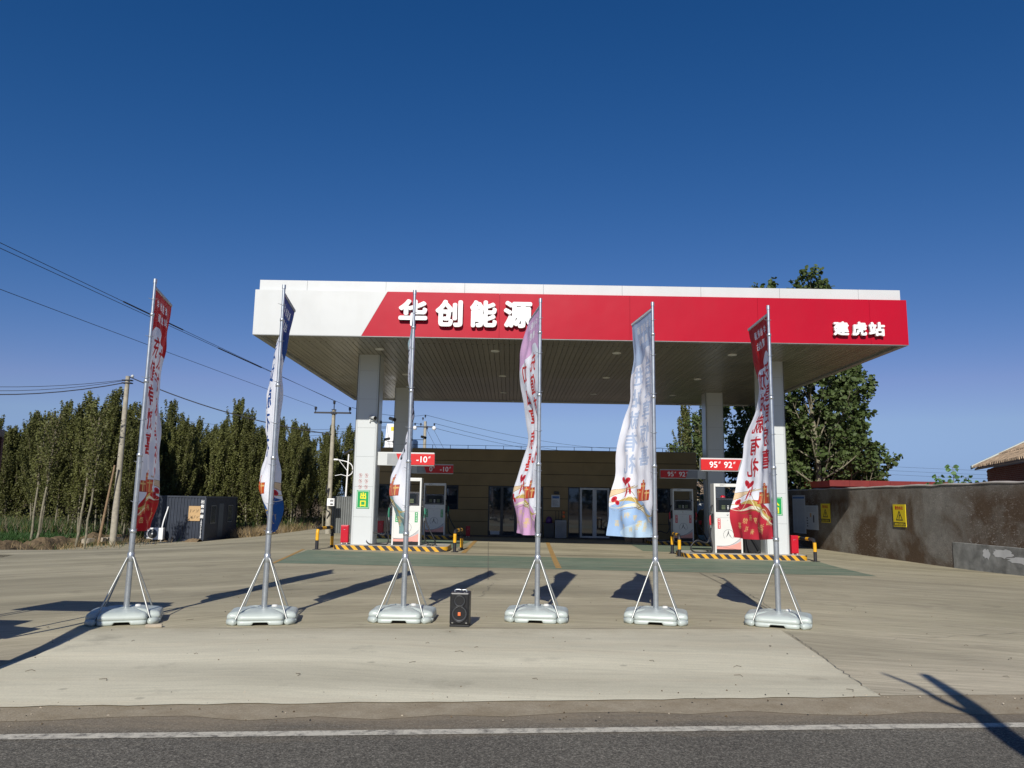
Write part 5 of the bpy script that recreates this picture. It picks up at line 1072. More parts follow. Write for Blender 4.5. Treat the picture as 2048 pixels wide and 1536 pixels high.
def flagstand(k):
    (px, py), zt, edge, belly, rot, colr, _ = flags[k]; kk = .976; fl = 1.12*kk; rn = random.Random(k*7)
    sz = lambda z: EYE+(z-EYE)*kk
    px, py, zt = px*kk, py*kk, sz(zt); edge = [(sz(z), a_) for z, a_ in edge]; belly = [(sz(z), a_*kk) for z, a_ in belly]
    o = thing('banner_flagpole', flabel[k]+', on a plastic base', 'flagpole', (px, py, 0), 0, 'flagpoles with banners on plastic bases')
    # base: four rounded lobes, seam, notch, corner wheels
    nseg = 128; prof = [(-.030, 0.0), (-.010, .005), (0, .016), (.0, .058), (-.009, .061), (-.009, .067), (0, .070), (-.002, .098), (-.010, .122), (-.032, .142), (-.075, .154), (-.15, .164), (-.24, .174), (-.30, .180), (-.34, .178)]
    vs = []; rr = R(rot)
    for (ins, z) in prof:
        for i in range(nseg):
            t = 2*math.pi*i/nseg; ca, sa = math.cos(t), math.sin(t); rr_ = lambda a, b_: (abs(ca/a)**16+abs(sa/b_)**16)**(-1/16)
            r_ = (rr_(.455, .300)**40+rr_(.300, .455)**40)**(1/40)+ins; r_ = max(r_, .02); x, y = r_*ca, r_*sa; zz = z
            if z < .045 and abs(x) < .10 and abs(y) > .2: zz = max(z, .042)
            if z < .045 and abs(y) < .10 and abs(x) > .2: zz = max(z, .042)
            groove = .016 if (z > .12 and abs(abs(x)-abs(y)) < .03 and r_ > .12) else 0
            if z > .15 and (abs(x) < .16 and abs(y) > .14): groove = -.006
            vs.append((x, y, zz-groove))
    b = MB(); b.add(vs, [(j*nseg+i, j*nseg+(i+1) % nseg, (j+1)*nseg+(i+1) % nseg, (j+1)*nseg+i) for j in range(len(prof)-1) for i in range(nseg)], 0, True); b.add(vs[-nseg:], [tuple(range(nseg))], 0)
    base = b.build('water_base', 'pvc', o, None, rr)
    for sx_, sy_ in ((-1, -1), (1, -1), (1, 1), (-1, 1)):
        b = MB(); c = Vector((sx_*.372, sy_*.372, .040)); d = Vector((-sy_, sx_, 0)).normalized(); b.tube([c-d*.075, c-d*.06, c+d*.06, c+d*.075], [.02, .044, .044, .02], 12); b.build('corner_wheel', 'pvc', base)
    b = MB(); b.lathe([(0, .03), (.035, .028), (.045, .0)], 12, 0, (.13, .12, .172)); b.build('filler_cap', 'pump_white', base)
    # struts
    cr, sr = math.cos(rr), math.sin(rr)
    for sx_, sy_ in ((-1, -1), (1, -1), (1, 1), (-1, 1)):
        x, y = sx_*.335, sy_*.335; bx, by = x*cr-y*sr, x*sr+y*cr; ux, uy = bx/math.hypot(bx, by)*.055, by/math.hypot(bx, by)*.055
        b = MB(); b.cyl((bx, by, .05), (ux, uy, .84), .0115, None, 8); b.build('strut', 'galv2', o)
    b = MB(); b.lathe([(.03, .78), (.046, .79), (.046, .90), (.038, .91)], 14, 0)
    for q in range(4):
        a = rr+R(45+90*q); b.box(-.012, .012, -.012, .012, 0, 0) if False else None; b.cyl((.03*math.cos(a), .03*math.sin(a), .86), (.062*math.cos(a), .062*math.sin(a), .82), .012, .014, 6)
    b.build('strut_collar', 'galv', o)
    sec = [(.16, 1.20, .039), (1.20, 2.25, .034), (2.25, 3.30, .029), (3.30, 4.27, .025), (4.27, zt, .021)]
    for (a, e, r_) in sec:
        b = MB(); b.cyl((0, 0, a), (0, 0, e), r_, None, 14)
        if a > .3: b.lathe([(r_+.001, a-.03), (r_+.010, a-.028), (r_+.010, a+.012), (r_+.001, a+.02)], 14, 0)
        b.build('pole_section', 'galv', o)
    b = MB(); b.cyl((0, 0, zt-.06), (0, 0, zt), .027, .026, 12); b.build('pole_cap', 'galv', o)
    th = R(edge[0][1]); d = Vector((math.sin(th), math.cos(th), 0)); ztop = edge[0][0]
    b = MB(); b.cyl((0, 0, ztop+.02), (*(d*(fl+.04)).xy, ztop+.02), .011, None, 8); b.build('top_arm', 'galv2', o)
    # banner
    NU, NV = 26, 110; zb = edge[-1][0]; zpole = 1.20; vs = []; uvs = []
    ph = [rn.uniform(0, 6.28) for _ in range(6)]
    for j in range(NV+1):
        v = j/NV; ze = ztop+(zb-ztop)*v; zp = (ztop)+(zpole-ztop)*v
        h = R(smooth_interp(edge, ze) if 0 < j else edge[0][1]); be = smooth_interp(belly, ze)
        L = fl-.9*be*be-.03*v; dd = Vector((math.sin(h), math.cos(h), 0)); nn = Vector((math.cos(h), -math.sin(h), 0))
        env = min(1, v*6)
        for i in range(NU+1):
            u = i/NU; p = dd*(L*u+.035)+nn*(be*math.sin(math.pi*u**.9))
            rip = .026*math.sin(5.2*u*math.pi+v*3+ph[0])*u+.022*math.sin(v*21+u*7+ph[1])*u*(1-.3*u)+.012*math.sin(v*34-u*9+ph[2])*u+.020*math.sin(v*9.+u*3+ph[3])*u
            diag = .040*math.sin((v-.8)*26+u*10+ph[4])*max(0, v-.70)*3.2*(1-u*.3)+.010*math.sin(u*36+ph[5])*max(0, .22-v)*4
            crease = .075*abs(((v*7.3+u*1.9+ph[1]) % 1)-.5)*u*(1-u)*1.8+.045*abs(((v*11.7-u*2.7+ph[2]) % 1)-.5)*u*(1-u)*2+.016*math.sin(26*u+v*5+ph[4])*(.4+v)*(1-.4*u)*u**.4
            p = p+nn*(rip*.8+diag+crease-.01)*env; z = zp+(ze-zp)*u-.02*math.sin(math.pi*u)*(v)
            vs.append((p.x, p.y, z)); uvs.append((u, 1-v))
    b = MB(); fs = [(j*(NU+1)+i, (j+1)*(NU+1)+i, (j+1)*(NU+1)+i+1, j*(NU+1)+i+1) for j in range(NV) for i in range(NU)]; b.add(vs, fs, 0, True)
    a = arts[k]; mt = cloth('banner_cloth_%d' % k, banner_image('banner_art_%d' % k, a[0], a[1], a[2], a[3], a[4], **a[5]))
    me = b.mesh('banner', [mt]); ul = me.uv_layers.new(name='uv')
    for lp in me.loops: ul.data[lp.index].uv = uvs[lp.vertex_index]
    ob = bpy.data.objects.new('banner', me); col.objects.link(ob); ob.parent = o; ob['label'] = colr+' banner with two columns of large characters'
    b = MB(); b.cyl((*(d*.03).xy, ztop), (*(d*(fl+.03)).xy, ztop), .016, None, 8); b.build('banner_sleeve', 'letter_white' if k in (5,) else 'board_white', o)
    for zc in (4.50, 3.95, 3.35, 2.75, 2.15, 1.6, 1.22):
        b = MB(); pts = [(.045*math.cos(R(t)), .045*math.sin(R(t))+.006, zc+.01*math.sin(R(t))) for t in range(0, 361, 30)]; b.tube(pts, .0035, 5); b.tube([(0, .05, zc), (.0, .075, zc)], .003, 4); b.tube([(-.045, 0, zc), (-.07, -.01, zc+.01)], .003, 4); b.build('banner_clip', 'galv', o)
    return o
for k in flags: flagstand(k)

# ------------------------------------------------------------------ loudspeaker
sp = thing('loudspeaker', 'black portable loudspeaker with an orange badge standing on the concrete', 'loudspeaker', (-.655, 10.9, 0), R(-2)); sp.scale = (.94, .94, .93)
b = MB(); b.box(-.142, .142, -.14, .15, .03, .485, 0, .022); b.build('cabinet', 'black', sp)
b = MB(); b.box(-.120, .120, -.152, -.141, .05, .47, 0, .005); b.build('baffle', 'black', sp)
def ring(z, r, name, par):
    b = MB(); b.lathe([(r*1.10, .152), (r*1.08, .168), (r*.98, .170), (r*.95, .158)], 30, 0, (0, 0, z), 'y'); q = b.build(name, 'black', par)
    b = MB(); b.lathe([(r*.95, .159), (r*.90, .166), (r*.80, .160), (r*.78, .154)], 30, 0, (0, 0, z), 'y'); b.build('surround', 'spk_grey', q)
    b = MB(); b.lathe([(r*.78, .154), (r*.3, .12), (r*.25, .135), (0, .140)], 30, 0, (0, 0, z), 'y'); b.build('cone', 'black', q)
ring(.370, .082, 'upper_driver', sp); ring(.188, .112, 'lower_driver', sp)
b = MB(); b.box(-.020, .020, -.175, -.168, .164, .214, 0, .003); b.build('badge', 'orange', sp)
b = MB(); b.tube(smoothpts([(-.085, 0, .48), (-.08, 0, .51), (0, 0, .516), (.08, 0, .51), (.085, 0, .48)], 3), .010, 8); b.build('handle', 'galv', sp)
for xx in (-.11, .09):
    b = MB(); b.box(xx, xx+.025, -.158, -.152, .055, .068); b.build('metal_corner', 'chrome', sp)
for xx in (-.12, .12): b = MB(); b.tube([(xx-.02, .08, .03), (xx+.02, .08, .03)], .03, 12); b.build('wheel', 'rubber', sp)
b = MB(); b.box(-.14, .14, -.13, .0, 0, .03, 0, .004); b.build('foot', 'rubber', sp)

# broken brick and litter
b = MB(); b.box(-.10, .10, -.035, .035, 0, .045, 0, .012); tag(b.build('brick_fragment', 'rubble', None, (-4.58, 10.34, 0), .3), 'pale broken brick lying beside the leftmost plastic base', 'brick')
b = MB(); q = random.Random(21)
for i in range(520):
    x = q.uniform(-7, 9); y = q.choice([q.uniform(6.3, 7.3)+.088*x, q.uniform(6.5, 20)]); s = q.uniform(.004, .014); z = .005 if y > 7 else -.001; a = q.uniform(0, 6.3)
    vs = [(x+s*math.cos(a+t)*q.uniform(.6, 1.3), y+s*math.sin(a+t)*q.uniform(.6, 1.3), z+G(x, y)) for t in (0, 2.1, 4.2)]; b.add(vs+[(x, y, z+G(x, y)+s*.8)], [(0, 1, 3), (1, 2, 3), (2, 0, 3)], i % 3)
tag(b.build('pebbles', ['rubble', 'soil', 'dark_gap']), 'scattered small pebbles and dry leaf bits on the concrete', 'pebbles', None, 'stuff')
b = MB()
for i in range(26):
    x = q.uniform(-6, 7); y = q.uniform(7.4, 12); z = .008; a = q.uniform(0, 3.1); L_ = q.uniform(.04, .12)
    b.tube([(x, y, z), (x+L_*math.cos(a)*.5, y+L_*math.sin(a)*.5, z+.008), (x+L_*math.cos(a+.6), y+L_*math.sin(a+.6), z)], .0025, 4)
tag(b.build('dry_twigs', 'bark2'), 'tiny dry twigs lying about the concrete', 'twigs', None, 'stuff')

# ------------------------------------------------------------------ trees
def leaves_mesh(name, pts, size, seed, mat):
    r_ = np.random.default_rng(seed); n = len(pts); P0 = np.array(pts)
    a = r_.normal(size=(n, 3)); a[:, 2] *= .7; a /= np.linalg.norm(a, axis=1)[:, None]; t = r_.normal(size=(n, 3)); bb = np.cross(a, t); bb /= np.linalg.norm(bb, axis=1)[:, None]
    s = size*r_.uniform(.65, 1.25, n)[:, None]*1.05; nn = np.cross(a, bb)
    v = np.empty((n, 6, 3)); v[:, 0] = P0-a*s*.55; v[:, 1] = P0-a*s*.25+bb*s*.42+nn*s*.12; v[:, 2] = P0+a*s*.22+bb*s*.36+nn*s*.1; v[:, 3] = P0+a*s*.6; v[:, 4] = P0+a*s*.22-bb*s*.36+nn*s*.1; v[:, 5] = P0-a*s*.25-bb*s*.42+nn*s*.12
    me = bpy.data.meshes.new(name); me.vertices.add(n*6); me.vertices.foreach_set('co', v.ravel()); me.loops.add(n*8); me.polygons.add(n*2)
    base = np.arange(n)[:, None]*6; idx = np.concatenate([base+np.array([0, 1, 2, 3]), base+np.array([0, 3, 4, 5])], 1).ravel()
    me.loops.foreach_set('vertex_index', idx); me.polygons.foreach_set('loop_start', np.arange(n*2)*4); me.polygons.foreach_set('loop_total', np.full(n*2, 4)); me.materials.append(M[mat]); me.update(calc_edges=True); return me
def poplar(seed, h, cb, nleaf, leaf=.085, spread=1.):   # columnar young poplar: upright branches with small leaves
    q = random.Random(seed); tk = []; wob_ = [(q.uniform(-.12, .12), q.uniform(-.12, .12)) for _ in range(3)]
    cx = lambda z: wob_[0][0]*math.sin(z*.9)+wob_[1][0]*z*.12; cy = lambda z: wob_[0][1]*math.sin(z*.8+1)+wob_[1][1]*z*.12
    b = MB(); n = 10; b.tube([(cx(h*i/n), cy(h*i/n), h*i/n) for i in range(n+1)], [.048*(1-i/n)**.8+.008 for i in range(n+1)], 6)
    t2 = MB(); pts = []; nb = 58
    for i in range(nb):
        f = (i/nb)**.9; z = h*(cb+(.97-cb)*f); az = i*2.4+q.uniform(-.5, .5); L_ = (.66+(h-z)*.27)*q.uniform(.5, 1.4)*(spread if f < .7 else 1.05); L_ = min(L_, 2.5); el = R(q.uniform(48, 74)+12*f)
        p = Vector((cx(z), cy(z), z)); ps = [p]; k = 6; hd = az
        for j in range(k): e = el+(R(86)-el)*(j/k)*.6; p = p+Vector((math.cos(hd)*math.cos(e), math.sin(hd)*math.cos(e), math.sin(e)))*L_/k; ps.append(p)
        t2.tube(ps, [.014*(1-j/(k+1)) for j in range(k+1)], 3, 0, False, False)
        m = int(nleaf/nb*(.5+L_/1.4)*(.75 if f < .12 else 1))
        for _ in range(m):
            t = q.random()**.75*k*.999+.001; j = int(t); c = ps[j].lerp(ps[j+1], t-j); rr = .05+.15*(1-t/k)+.01; pts.append((c.x+q.gauss(0, rr*.6), c.y+q.gauss(0, rr*.6), c.z+q.gauss(0, .07)))
    for i in range(11):      # thin upright leaders that stick out of the crown
        z0 = h*q.uniform(.52, .86); a = q.uniform(0, 6.3); ro = (1-z0/h)*1.25+.05; L_ = q.uniform(.9, 1.7); p0 = Vector((cx(z0)+math.cos(a)*ro, cy(z0)+math.sin(a)*ro, z0)); p1 = p0+Vector((math.cos(a)*.16, math.sin(a)*.16, 1))*L_
        t2.tube([p0-Vector((0, 0, .3)), p0.lerp(p1, .5), p1], [.010, .007, .003], 3, 0, False, False)
        for _ in range(int(70*L_)): c = p0.lerp(p1, q.random()**.8); pts.append((c.x+q.gauss(0, .055), c.y+q.gauss(0, .055), c.z+q.gauss(0, .04)))
    for _ in range(int(nleaf*.07)):
        z = h*(cb+(1.04-cb)*q.random()**.55); pts.append((cx(z)+q.gauss(0, .07), cy(z)+q.gauss(0, .07), z))
    return b.mesh('trunk', 'bark'), t2.mesh('branches', 'bark2'), leaves_mesh('crown', pts, leaf, seed, 'leaf')
kinds = [poplar(1, 7.6, .16, 6200, .082, 1.25), poplar(2, 7.9, .22, 5900, .082, 1.2), poplar(3, 7.2, .12, 6200, .082, 1.3), poplar(4, 8.2, .18, 6200, .082, 1.15), poplar(5, 6.8, .08, 5900, .082, 1.4), poplar(6, 8.0, .26, 5700, .082, 1.1)]
def put_tree(kind, x, y, s, rz, lean, label, group):
    o = thing('poplar_tree', label, 'tree', (x, y, G(x, y)-.05), rz, group); o.scale = (s*.98, s*.98, s); o.rotation_euler = (lean[0], lean[1], rz)
    for nm, me in zip(('trunk', 'branches', 'crown'), kinds[kind]): c = bpy.data.objects.new(nm, me); col.objects.link(c); c.parent = o
q = random.Random(77); cnt = 0
front = [(-13.9, 21.6, 1.0, .05), (-15.2, 26.4, .95, .03), (-22.3, 35.2, 1.0, .06), (-22.6, 38.0, .98, .03), (-19.9, 35.4, 1.0, .05), (-21.4, 41.0, 1.0, .0)]
LBL = ['slender poplar with bare pale trunk at the edge of the planted wood', 'slender poplar standing within the dense planted wood']
GRP = 'poplars in the planted wood'
# bare young stems in front
def bare(x, y, h, lean, label):
    o = thing('young_tree', label, 'tree', (x, y, G(x, y)-.05)); b = MB(); n = 8; qq = random.Random(int(x*100)); dx = [qq.uniform(-.05, .05) for _ in range(n+1)]
    b.tube([(lean*i/n*h+dx[i], 0, h*i/n) for i in range(n+1)], [.052*(1-.6*i/n)*(h/5) for i in range(n+1)], 7); b.build('trunk', 'bark', o)
    pts = []; t2 = MB()
    for i in range(22):
        z = h*(.45+.5*i/22); az = i*2.4; L_ = 1.3*qq.uniform(.5, 1); p0 = Vector((lean*z, 0, z)); p1 = p0+Vector((math.cos(az)*.35, math.sin(az)*.35, .9))*L_; t2.tube([p0, p0.lerp(p1, .5)+Vector((0, 0, .05)), p1], [.014, .009, .004], 3, 0, False, False)
        for _ in range(55): c = p0.lerp(p1, qq.random()**.7); pts.append((c.x+qq.gauss(0, .1), c.y+qq.gauss(0, .1), c.z+qq.gauss(0, .1)))
    t2.build('branches', 'bark2', o); c = bpy.data.objects.new('crown', leaves_mesh('crown', pts, .085, int(x*7) % 99+5, 'leaf')); col.objects.link(c); c.parent = o
bare(-23.37, 38.4, 5.9, .02, 'thin bare grey stem nearest the left edge of the wood'); bare(-22.0, 36.6, 6.2, .075, 'pale leaning trunk near the left edge of the wood'); bare(-20.6, 37.4, 6.2, .09, 'pale crooked leaning trunk above the dirt mound'); bare(-19.3, 35.7, 5.4, .06, 'thin grey leaning stem rising from the dirt bank')
rows = []
for yb in (43.5, 45.7, 48, 50.5, 53, 56, 59.5, 64):
    x = -.66*yb-6+q.uniform(0, 1)
    while True:
        x += q.uniform(.68, 1.0)*(1+(yb-43)*.010)
        lim = -18.0 if yb < 45.5 else (-17.6 if yb < 50 else -15.2+(yb-51)*.42)
        if x > lim: break
        rows.append((x+q.uniform(-.3, .3), yb+q.uniform(-.7, .7)))
rows = [r_ for r_ in rows if not (r_[0] < -26 and r_[1] < 52) and not (-20.6 < r_[0] < -16.4 and 42 < r_[1] < 49.5)]
extra = [(-24.9, 44.8), (-23.8, 45.4), (-22.9, 44.0), (-28.5, 47.5), (-26.9, 46.4), (-25.7, 46.9), (-30.4, 49.8), (-21.6, 43.7)]
for (x, y) in rows+extra:
    sc_ = q.uniform(.84, 1.02)*(1+.05*math.sin(x*1.3))
    if x > -15 and y > 50: sc_ *= .93
    px_ = 1020+1542*x/y
    lb_ = 'slender poplar in the wood left of the round concrete pole' if px_ < 235 else 'slender poplar in the wood between the concrete pole and the container' if px_ < 305 else 'slender poplar rising behind the dark container' if px_ < 485 else 'slender poplar in the wood between the container and the crossarm pole'
    if y < 46.8: lb_ = lb_.replace('slender poplar', 'front row poplar with visible stem')
    elif y > 57: lb_ = lb_.replace('slender poplar', 'hindmost poplar')
    put_tree(q.randrange(6), x, y, sc_*.99, q.uniform(0, 6.3), (q.gauss(0, .02), q.gauss(0, .02)), lb_, GRP); cnt += 1
for i, (x, y) in enumerate(((-12.0, 63), (-13.2, 58.5), (-11.4, 66), (-10.2, 72), (-12.4, 71), (-9.4, 80), (-8.2, 84))): put_tree((2, 0, 4, 2, 1, 4, 3)[i], x, y, .82-.02*i, i, (0, 0), 'small poplar at the right end of the wood behind the crossarm pole', 'low poplars beyond the crossarm pole')
for i, (x, y, s) in enumerate(((13.6, 60, 1.12), (14.7, 60.6, 1.08), (12.9, 61.5, .9), (15.6, 60, 1.0))): put_tree((3, 1, 4, 0)[i], x, y, s, i*1.3, (0, 0), 'distant poplar rising behind the right end of the shop roof', 'poplars behind the shop')
for i in range(44):      # far shelter belt filling the horizon behind the wood
    x = -78+i*1.6; put_tree(q.randrange(6), x, 84+q.uniform(-3, 3)+abs(x)*.05, 1.0+q.uniform(-.1, .1), q.uniform(0, 6), (0, 0), 'poplar in the far row behind the planted wood', 'far poplar row') if x < -13 else None

def big_tree(seed, x, y, h, spread, nlimb, per, leaf, label, mat='leaf2', lean=(0, 0)):
    q = random.Random(seed); o = thing('poplar_tree', label, 'tree', (x, y, G(x, y)-.1)); b = MB(); n = 12; pts = []; t2 = MB()
    tr = [Vector((lean[0]*(i/n)**1.2*h+.12*math.sin(i*.8+seed), lean[1]*i/n*h+.1*math.cos(i*.9), h*.93*i/n)) for i in range(n+1)]
    b.tube(tr, [.15*(1-i/n)**.8+.012 for i in range(n+1)], 9); b.build('trunk', 'bark', o)
    for i in range(nlimb):
        f = i/nlimb; zi = .16+.80*f; k = zi*n; j = min(int(k), n-1); p0 = tr[j].lerp(tr[j+1], k-j); az = i*2.399+q.uniform(-.4, .4)
        L_ = spread*(1.15-.66*f)*q.uniform(.6, 1.25); el = R(q.uniform(22, 58)+20*f); ps = [p0]; p = p0
        for m in range(6): e = el+R(5)*m; a = az+q.uniform(-.15, .15); p = p+Vector((math.cos(a)*math.cos(e), math.sin(a)*math.cos(e), math.sin(e)))*L_/6; ps.append(p)
        t2.tube(ps, [.05*(1-m/7)*(1.1-.5*f) for m in range(7)], 5, 0, False)
        for m in range(per):
            t = .22+.78*(m+.5)/per; kk = t*6; jj = min(int(kk), 5); s0 = ps[jj].lerp(ps[jj+1], kk-jj); a = az+q.choice((-1, 1))*q.uniform(.3, 1.5); e = R(q.uniform(5, 75)); tl = (.55+.9*(1-t))*q.uniform(.6, 1.2)
            s1 = s0+Vector((math.cos(a)*math.cos(e), math.sin(a)*math.cos(e), math.sin(e)))*tl; t2.tube([s0, s0.lerp(s1, .5)+Vector((0, 0, .03)), s1], [.014, .009, .004], 3, 0, False, False)
            for _ in range(q.randint(12, 25)): c = s0.lerp(s1, q.random()**.5); pts.append((c.x+q.gauss(0, .085), c.y+q.gauss(0, .085), c.z+q.gauss(0, .085)))
        for _ in range(26): pts.append((ps[-1].x+q.gauss(0, .10), ps[-1].y+q.gauss(0, .10), ps[-1].z+q.gauss(0, .16)))
    t2.build('branches', 'bark', o); c = bpy.data.objects.new('crown', leaves_mesh('crown', pts, leaf, seed, mat)); col.objects.link(c); c.parent = o
big_tree(11, 15.2, 38.6, 13.5, 4.1, 42, 9, .19, 'tall broad-leaved poplar beyond the wall, its top above the canopy')
big_tree(12, 13.6, 41.5, 14.3, 3.3, 40, 9, .18, 'second tall poplar with forked pale trunk behind the first', 'leaf2', (.02, 0))
big_tree(13, 17.4, 39.6, 9.2, 2.9, 30, 9, .18, 'lower broad-leaved poplar at the right of the clump beyond the wall', 'leaf2', (-.01, 0))
big_tree(14, 12.0, 46.5, 10.4, 2.6, 24, 11, .13, 'broad-leaved poplar seen between the rear right column and the banner', 'leaf2')
big_tree(15, 13.4, 43.5, 5.6, 3.0, 22, 14, .14, 'low leafy poplar filling the gap under the clump by the wall', 'leaf2')
big_tree(17, 18.0, 41.2, 5.8, 2.6, 24, 13, .16, 'leafy poplar base showing right of the pale trunks above the maroon shed')
big_tree(18, 15.0, 40.2, 6.2, 2.8, 26, 13, .16, 'leafy low poplar hiding the foot of the tall pale trunks')
big_tree(16, 16.3, 42.0, 5.4, 2.8, 22, 14, .14, 'low leafy poplar showing above the maroon shed', 'leaf2')
# sapling with large drooping leaves
o = thing('sapling', 'small sapling with big drooping leaves peeking over the wall', 'tree', (18.0, 31.5, 0)); t2 = MB(); pts = []; q = random.Random(9)
for (dx, hh) in ((0, 3.35), (-.62, 2.95), (.5, 2.95), (1.1, 2.75), (-.9, 2.6), (-.3, 2.75)):
    t2.tube([(dx*.3, 0, 0), (dx*.8, 0, hh*.6), (dx, 0, hh)], [.03, .02, .008], 5, 0, False)
    for k in range(7):
        z = hh-.14*k; a = q.uniform(0, 6.3)
        for m in range(2): aa = a+m*3.1; e = Vector((dx+.16*math.cos(aa), .16*math.sin(aa), z+.03)); t2.tube([(dx, 0, z-.03), e], .005, 3, 0, False); pts += [(e.x+q.gauss(0, .03), e.y+q.gauss(0, .03), e.z-.02) for _ in range(3)]
t2.build('stems', 'bark2', o); c = bpy.data.objects.new('leaves', leaves_mesh('leaves', pts, .17, 3, 'leaf3')); col.objects.link(c); c.parent = o

# ------------------------------------------------------------------ verge, mound, field, undergrowth
from mathutils import noise as mn
def heap(name, pts, width, hgt, mat, label, seed, kind='structure', cat=None):
    # a low bank following a line
    vs = []; fs = []; n = 70; m = 12; Pp = [Vector((x, y, 0)) for x, y in pts]
    Ls = [0]
    for i in range(1, len(Pp)): Ls.append(Ls[-1]+(Pp[i]-Pp[i-1]).length)
    for i in range(n+1):
        s = Ls[-1]*i/n; j = max(k for k in range(len(Ls)-1) if Ls[k] <= s+1e-6); t = (s-Ls[j])/(Ls[j+1]-Ls[j]); c = Pp[j].lerp(Pp[j+1], t); d = (Pp[j+1]-Pp[j]).normalized(); nn = Vector((-d.y, d.x, 0))
        for k in range(m+1):
            u = k/m*2-1; wv = width*(1+.3*mn.noise(Vector((s*.3, seed, 0)))); p = c+nn*u*wv; zz = hgt*(1-u*u)*(.75+1.1*mn.noise(Vector((p.x*.8, p.y*.8, seed))))+.10*mn.noise(Vector((p.x*3.1, p.y*3.1, seed)))*(1-u*u)+.05*mn.noise(Vector((p.x*9, p.y*9, 2)))*(1-u*u)
            vs.append((p.x, p.y, G(p.x, p.y)-.06+max(0, zz)))
    fs = [(i*(m+1)+k, (i+1)*(m+1)+k, (i+1)*(m+1)+k+1, i*(m+1)+k+1) for i in range(n) for k in range(m)]
    b = MB(); b.add(vs, fs, 0, False); o = b.build(name, mat); o['kind'] = kind; o['label'] = label; return o
heap('dirt_bank', [(-28, 27), (-20.2, 30.0), (-20.4, 33.5), (-21.4, 37.5), (-21.9, 41.2), (-21.2, 43.0)], .85, .50, 'soil', 'low bank of dry brown dirt along the side road', 1)
heap('dirt_bank', [(-19.9, 41.9), (-17.9, 42.5), (-16.6, 42.2)], .35, .14, 'soil', 'strip of dirt before the container', 3)
heap('dirt_bank', [(-15.6, 47.5), (-15.9, 52.5), (-14.2, 58), (-13.9, 63)], .9, .55, 'soil', 'bank of dirt and dry grass before the wood', 5)
q = random.Random(31); k = 0
for (x, y, s, lb) in ((-20.3, 37.9, .42, 'flat broken concrete slab resting on the dirt bank'), (-20.05, 38.7, .30, 'smaller broken concrete piece beside the flat slab'), (-20.0, 37.1, .2, 'small pale stone at the foot of the bank'), (-19.65, 39.1, .5, 'pale concrete block at the foot of the utility pole')):
    b = MB(); n = 7; pts = [(s*math.cos(2*math.pi*i/n)*q.uniform(.7, 1.1), s*.6*math.sin(2*math.pi*i/n)*q.uniform(.7, 1.1)) for i in range(n)]; b.prism_z(pts, 0, .18); tag(b.build('concrete_chunk', 'rubble', None, (x, y, G(x, y)+.16), q.uniform(0, 3)), lb, 'rubble')
def blades(name, region, n, h, wdt, mats, seed, label, lean=.4, kind='stuff'):
    r_ = np.random.default_rng(seed); P_ = []
    while len(P_) < n:
        x, y = region(r_); P_.append((x, y, G(x, y)))
    P_ = np.array(P_); a = r_.uniform(0, 6.283, n); hh = h*r_.uniform(.5, 1.4, n); dx, dy = np.cos(a), np.sin(a); l_ = r_.uniform(-lean, lean, n)*hh; l2 = r_.uniform(-lean, lean, n)*hh
    v = np.empty((n, 3, 3)); v[:, 0] = P_+np.stack([dx*wdt, dy*wdt, 0*dx], 1); v[:, 1] = P_-np.stack([dx*wdt, dy*wdt, 0*dx], 1); v[:, 2] = P_+np.stack([l_, l2, hh], 1)
    me = bpy.data.meshes.new(name); me.vertices.add(n*3); me.vertices.foreach_set('co', v.ravel()); me.loops.add(n*3); me.polygons.add(n); me.loops.foreach_set('vertex_index', np.arange(n*3)); me.polygons.foreach_set('loop_start', np.arange(n)*3); me.polygons.foreach_set('loop_total', np.full(n, 3))
    for m_ in mats: me.materials.append(M[m_])
    me.polygons.foreach_set('material_index', r_.integers(0, len(mats), n)); me.update(calc_edges=True); o = bpy.data.objects.new(name, me); col.objects.link(o); tag(o, label, None, None, kind)
def reg_field(r_):
    while True:
        x, y = r_.uniform(-42, -22.3), r_.uniform(37.5, 52)
        if x < -22.0-.08*(y-37): return x, y
blades('crop_plants', reg_field, 26000, .34, .045, ['crop'], 1, 'low dark green crop plants in the field at the left', .8)
def reg_bank(r_):
    t = r_.uniform(0, 1); x0, y0 = [(-20.6, 33.5), (-21.6, 38), (-21.6, 43), (-19.6, 39.5)][r_.integers(0, 4)]; return x0+r_.normal(0, .8), y0+r_.normal(0, 2.)
blades('dry_grass', reg_bank, 2600, .30, .012, ['straw', 'straw', 'crop'], 2, 'dry straw and weeds on the bank at the left', 1.)
def reg_wood(r_):
    while True:
        y = r_.uniform(43, 62); x = r_.uniform(-.66*y-4, -13.5)
        if not (-20.3 < x < -15.6 and 41 < y < 49.5) and x < (-16 if y < 52 else -13.8+(y-62)*.1): return x, y
blades('undergrowth', reg_wood, 30000, .8, .035, ['crop', 'crop', 'bark2', 'leaf'], 3, 'dry grass and weeds under the poplars', .6)
q = random.Random(52); pts = []
while len(pts) < 30000:
    y = q.uniform(44.5, 66); x = q.uniform(-.66*y-5, -13.2)
    if (x < -16.2 or y > 52) and not (-21 < x < -15.4 and 41 < y < 50) and x < -13.6+(y-62)*.1 and not (x < -24 and y < 50):
        hh = .5+1.9*max(0, mn.noise(Vector((x*.45, y*.45, 1.7)))+.35)
        for _ in range(10): pts.append((x+q.gauss(0, .25), y+q.gauss(0, .25), G(x, y)+q.uniform(.05, hh)))
o = bpy.data.objects.new('undergrowth', leaves_mesh('undergrowth', pts, .11, 4, 'leaf')); col.objects.link(o); tag(o, 'leafy low scrub between the poplar stems', None, None, 'stuff')
def reg_edge(r_):
    y = r_.uniform(46.5, 63); return -15.9+(y-47)*.1+r_.normal(0, .55), y
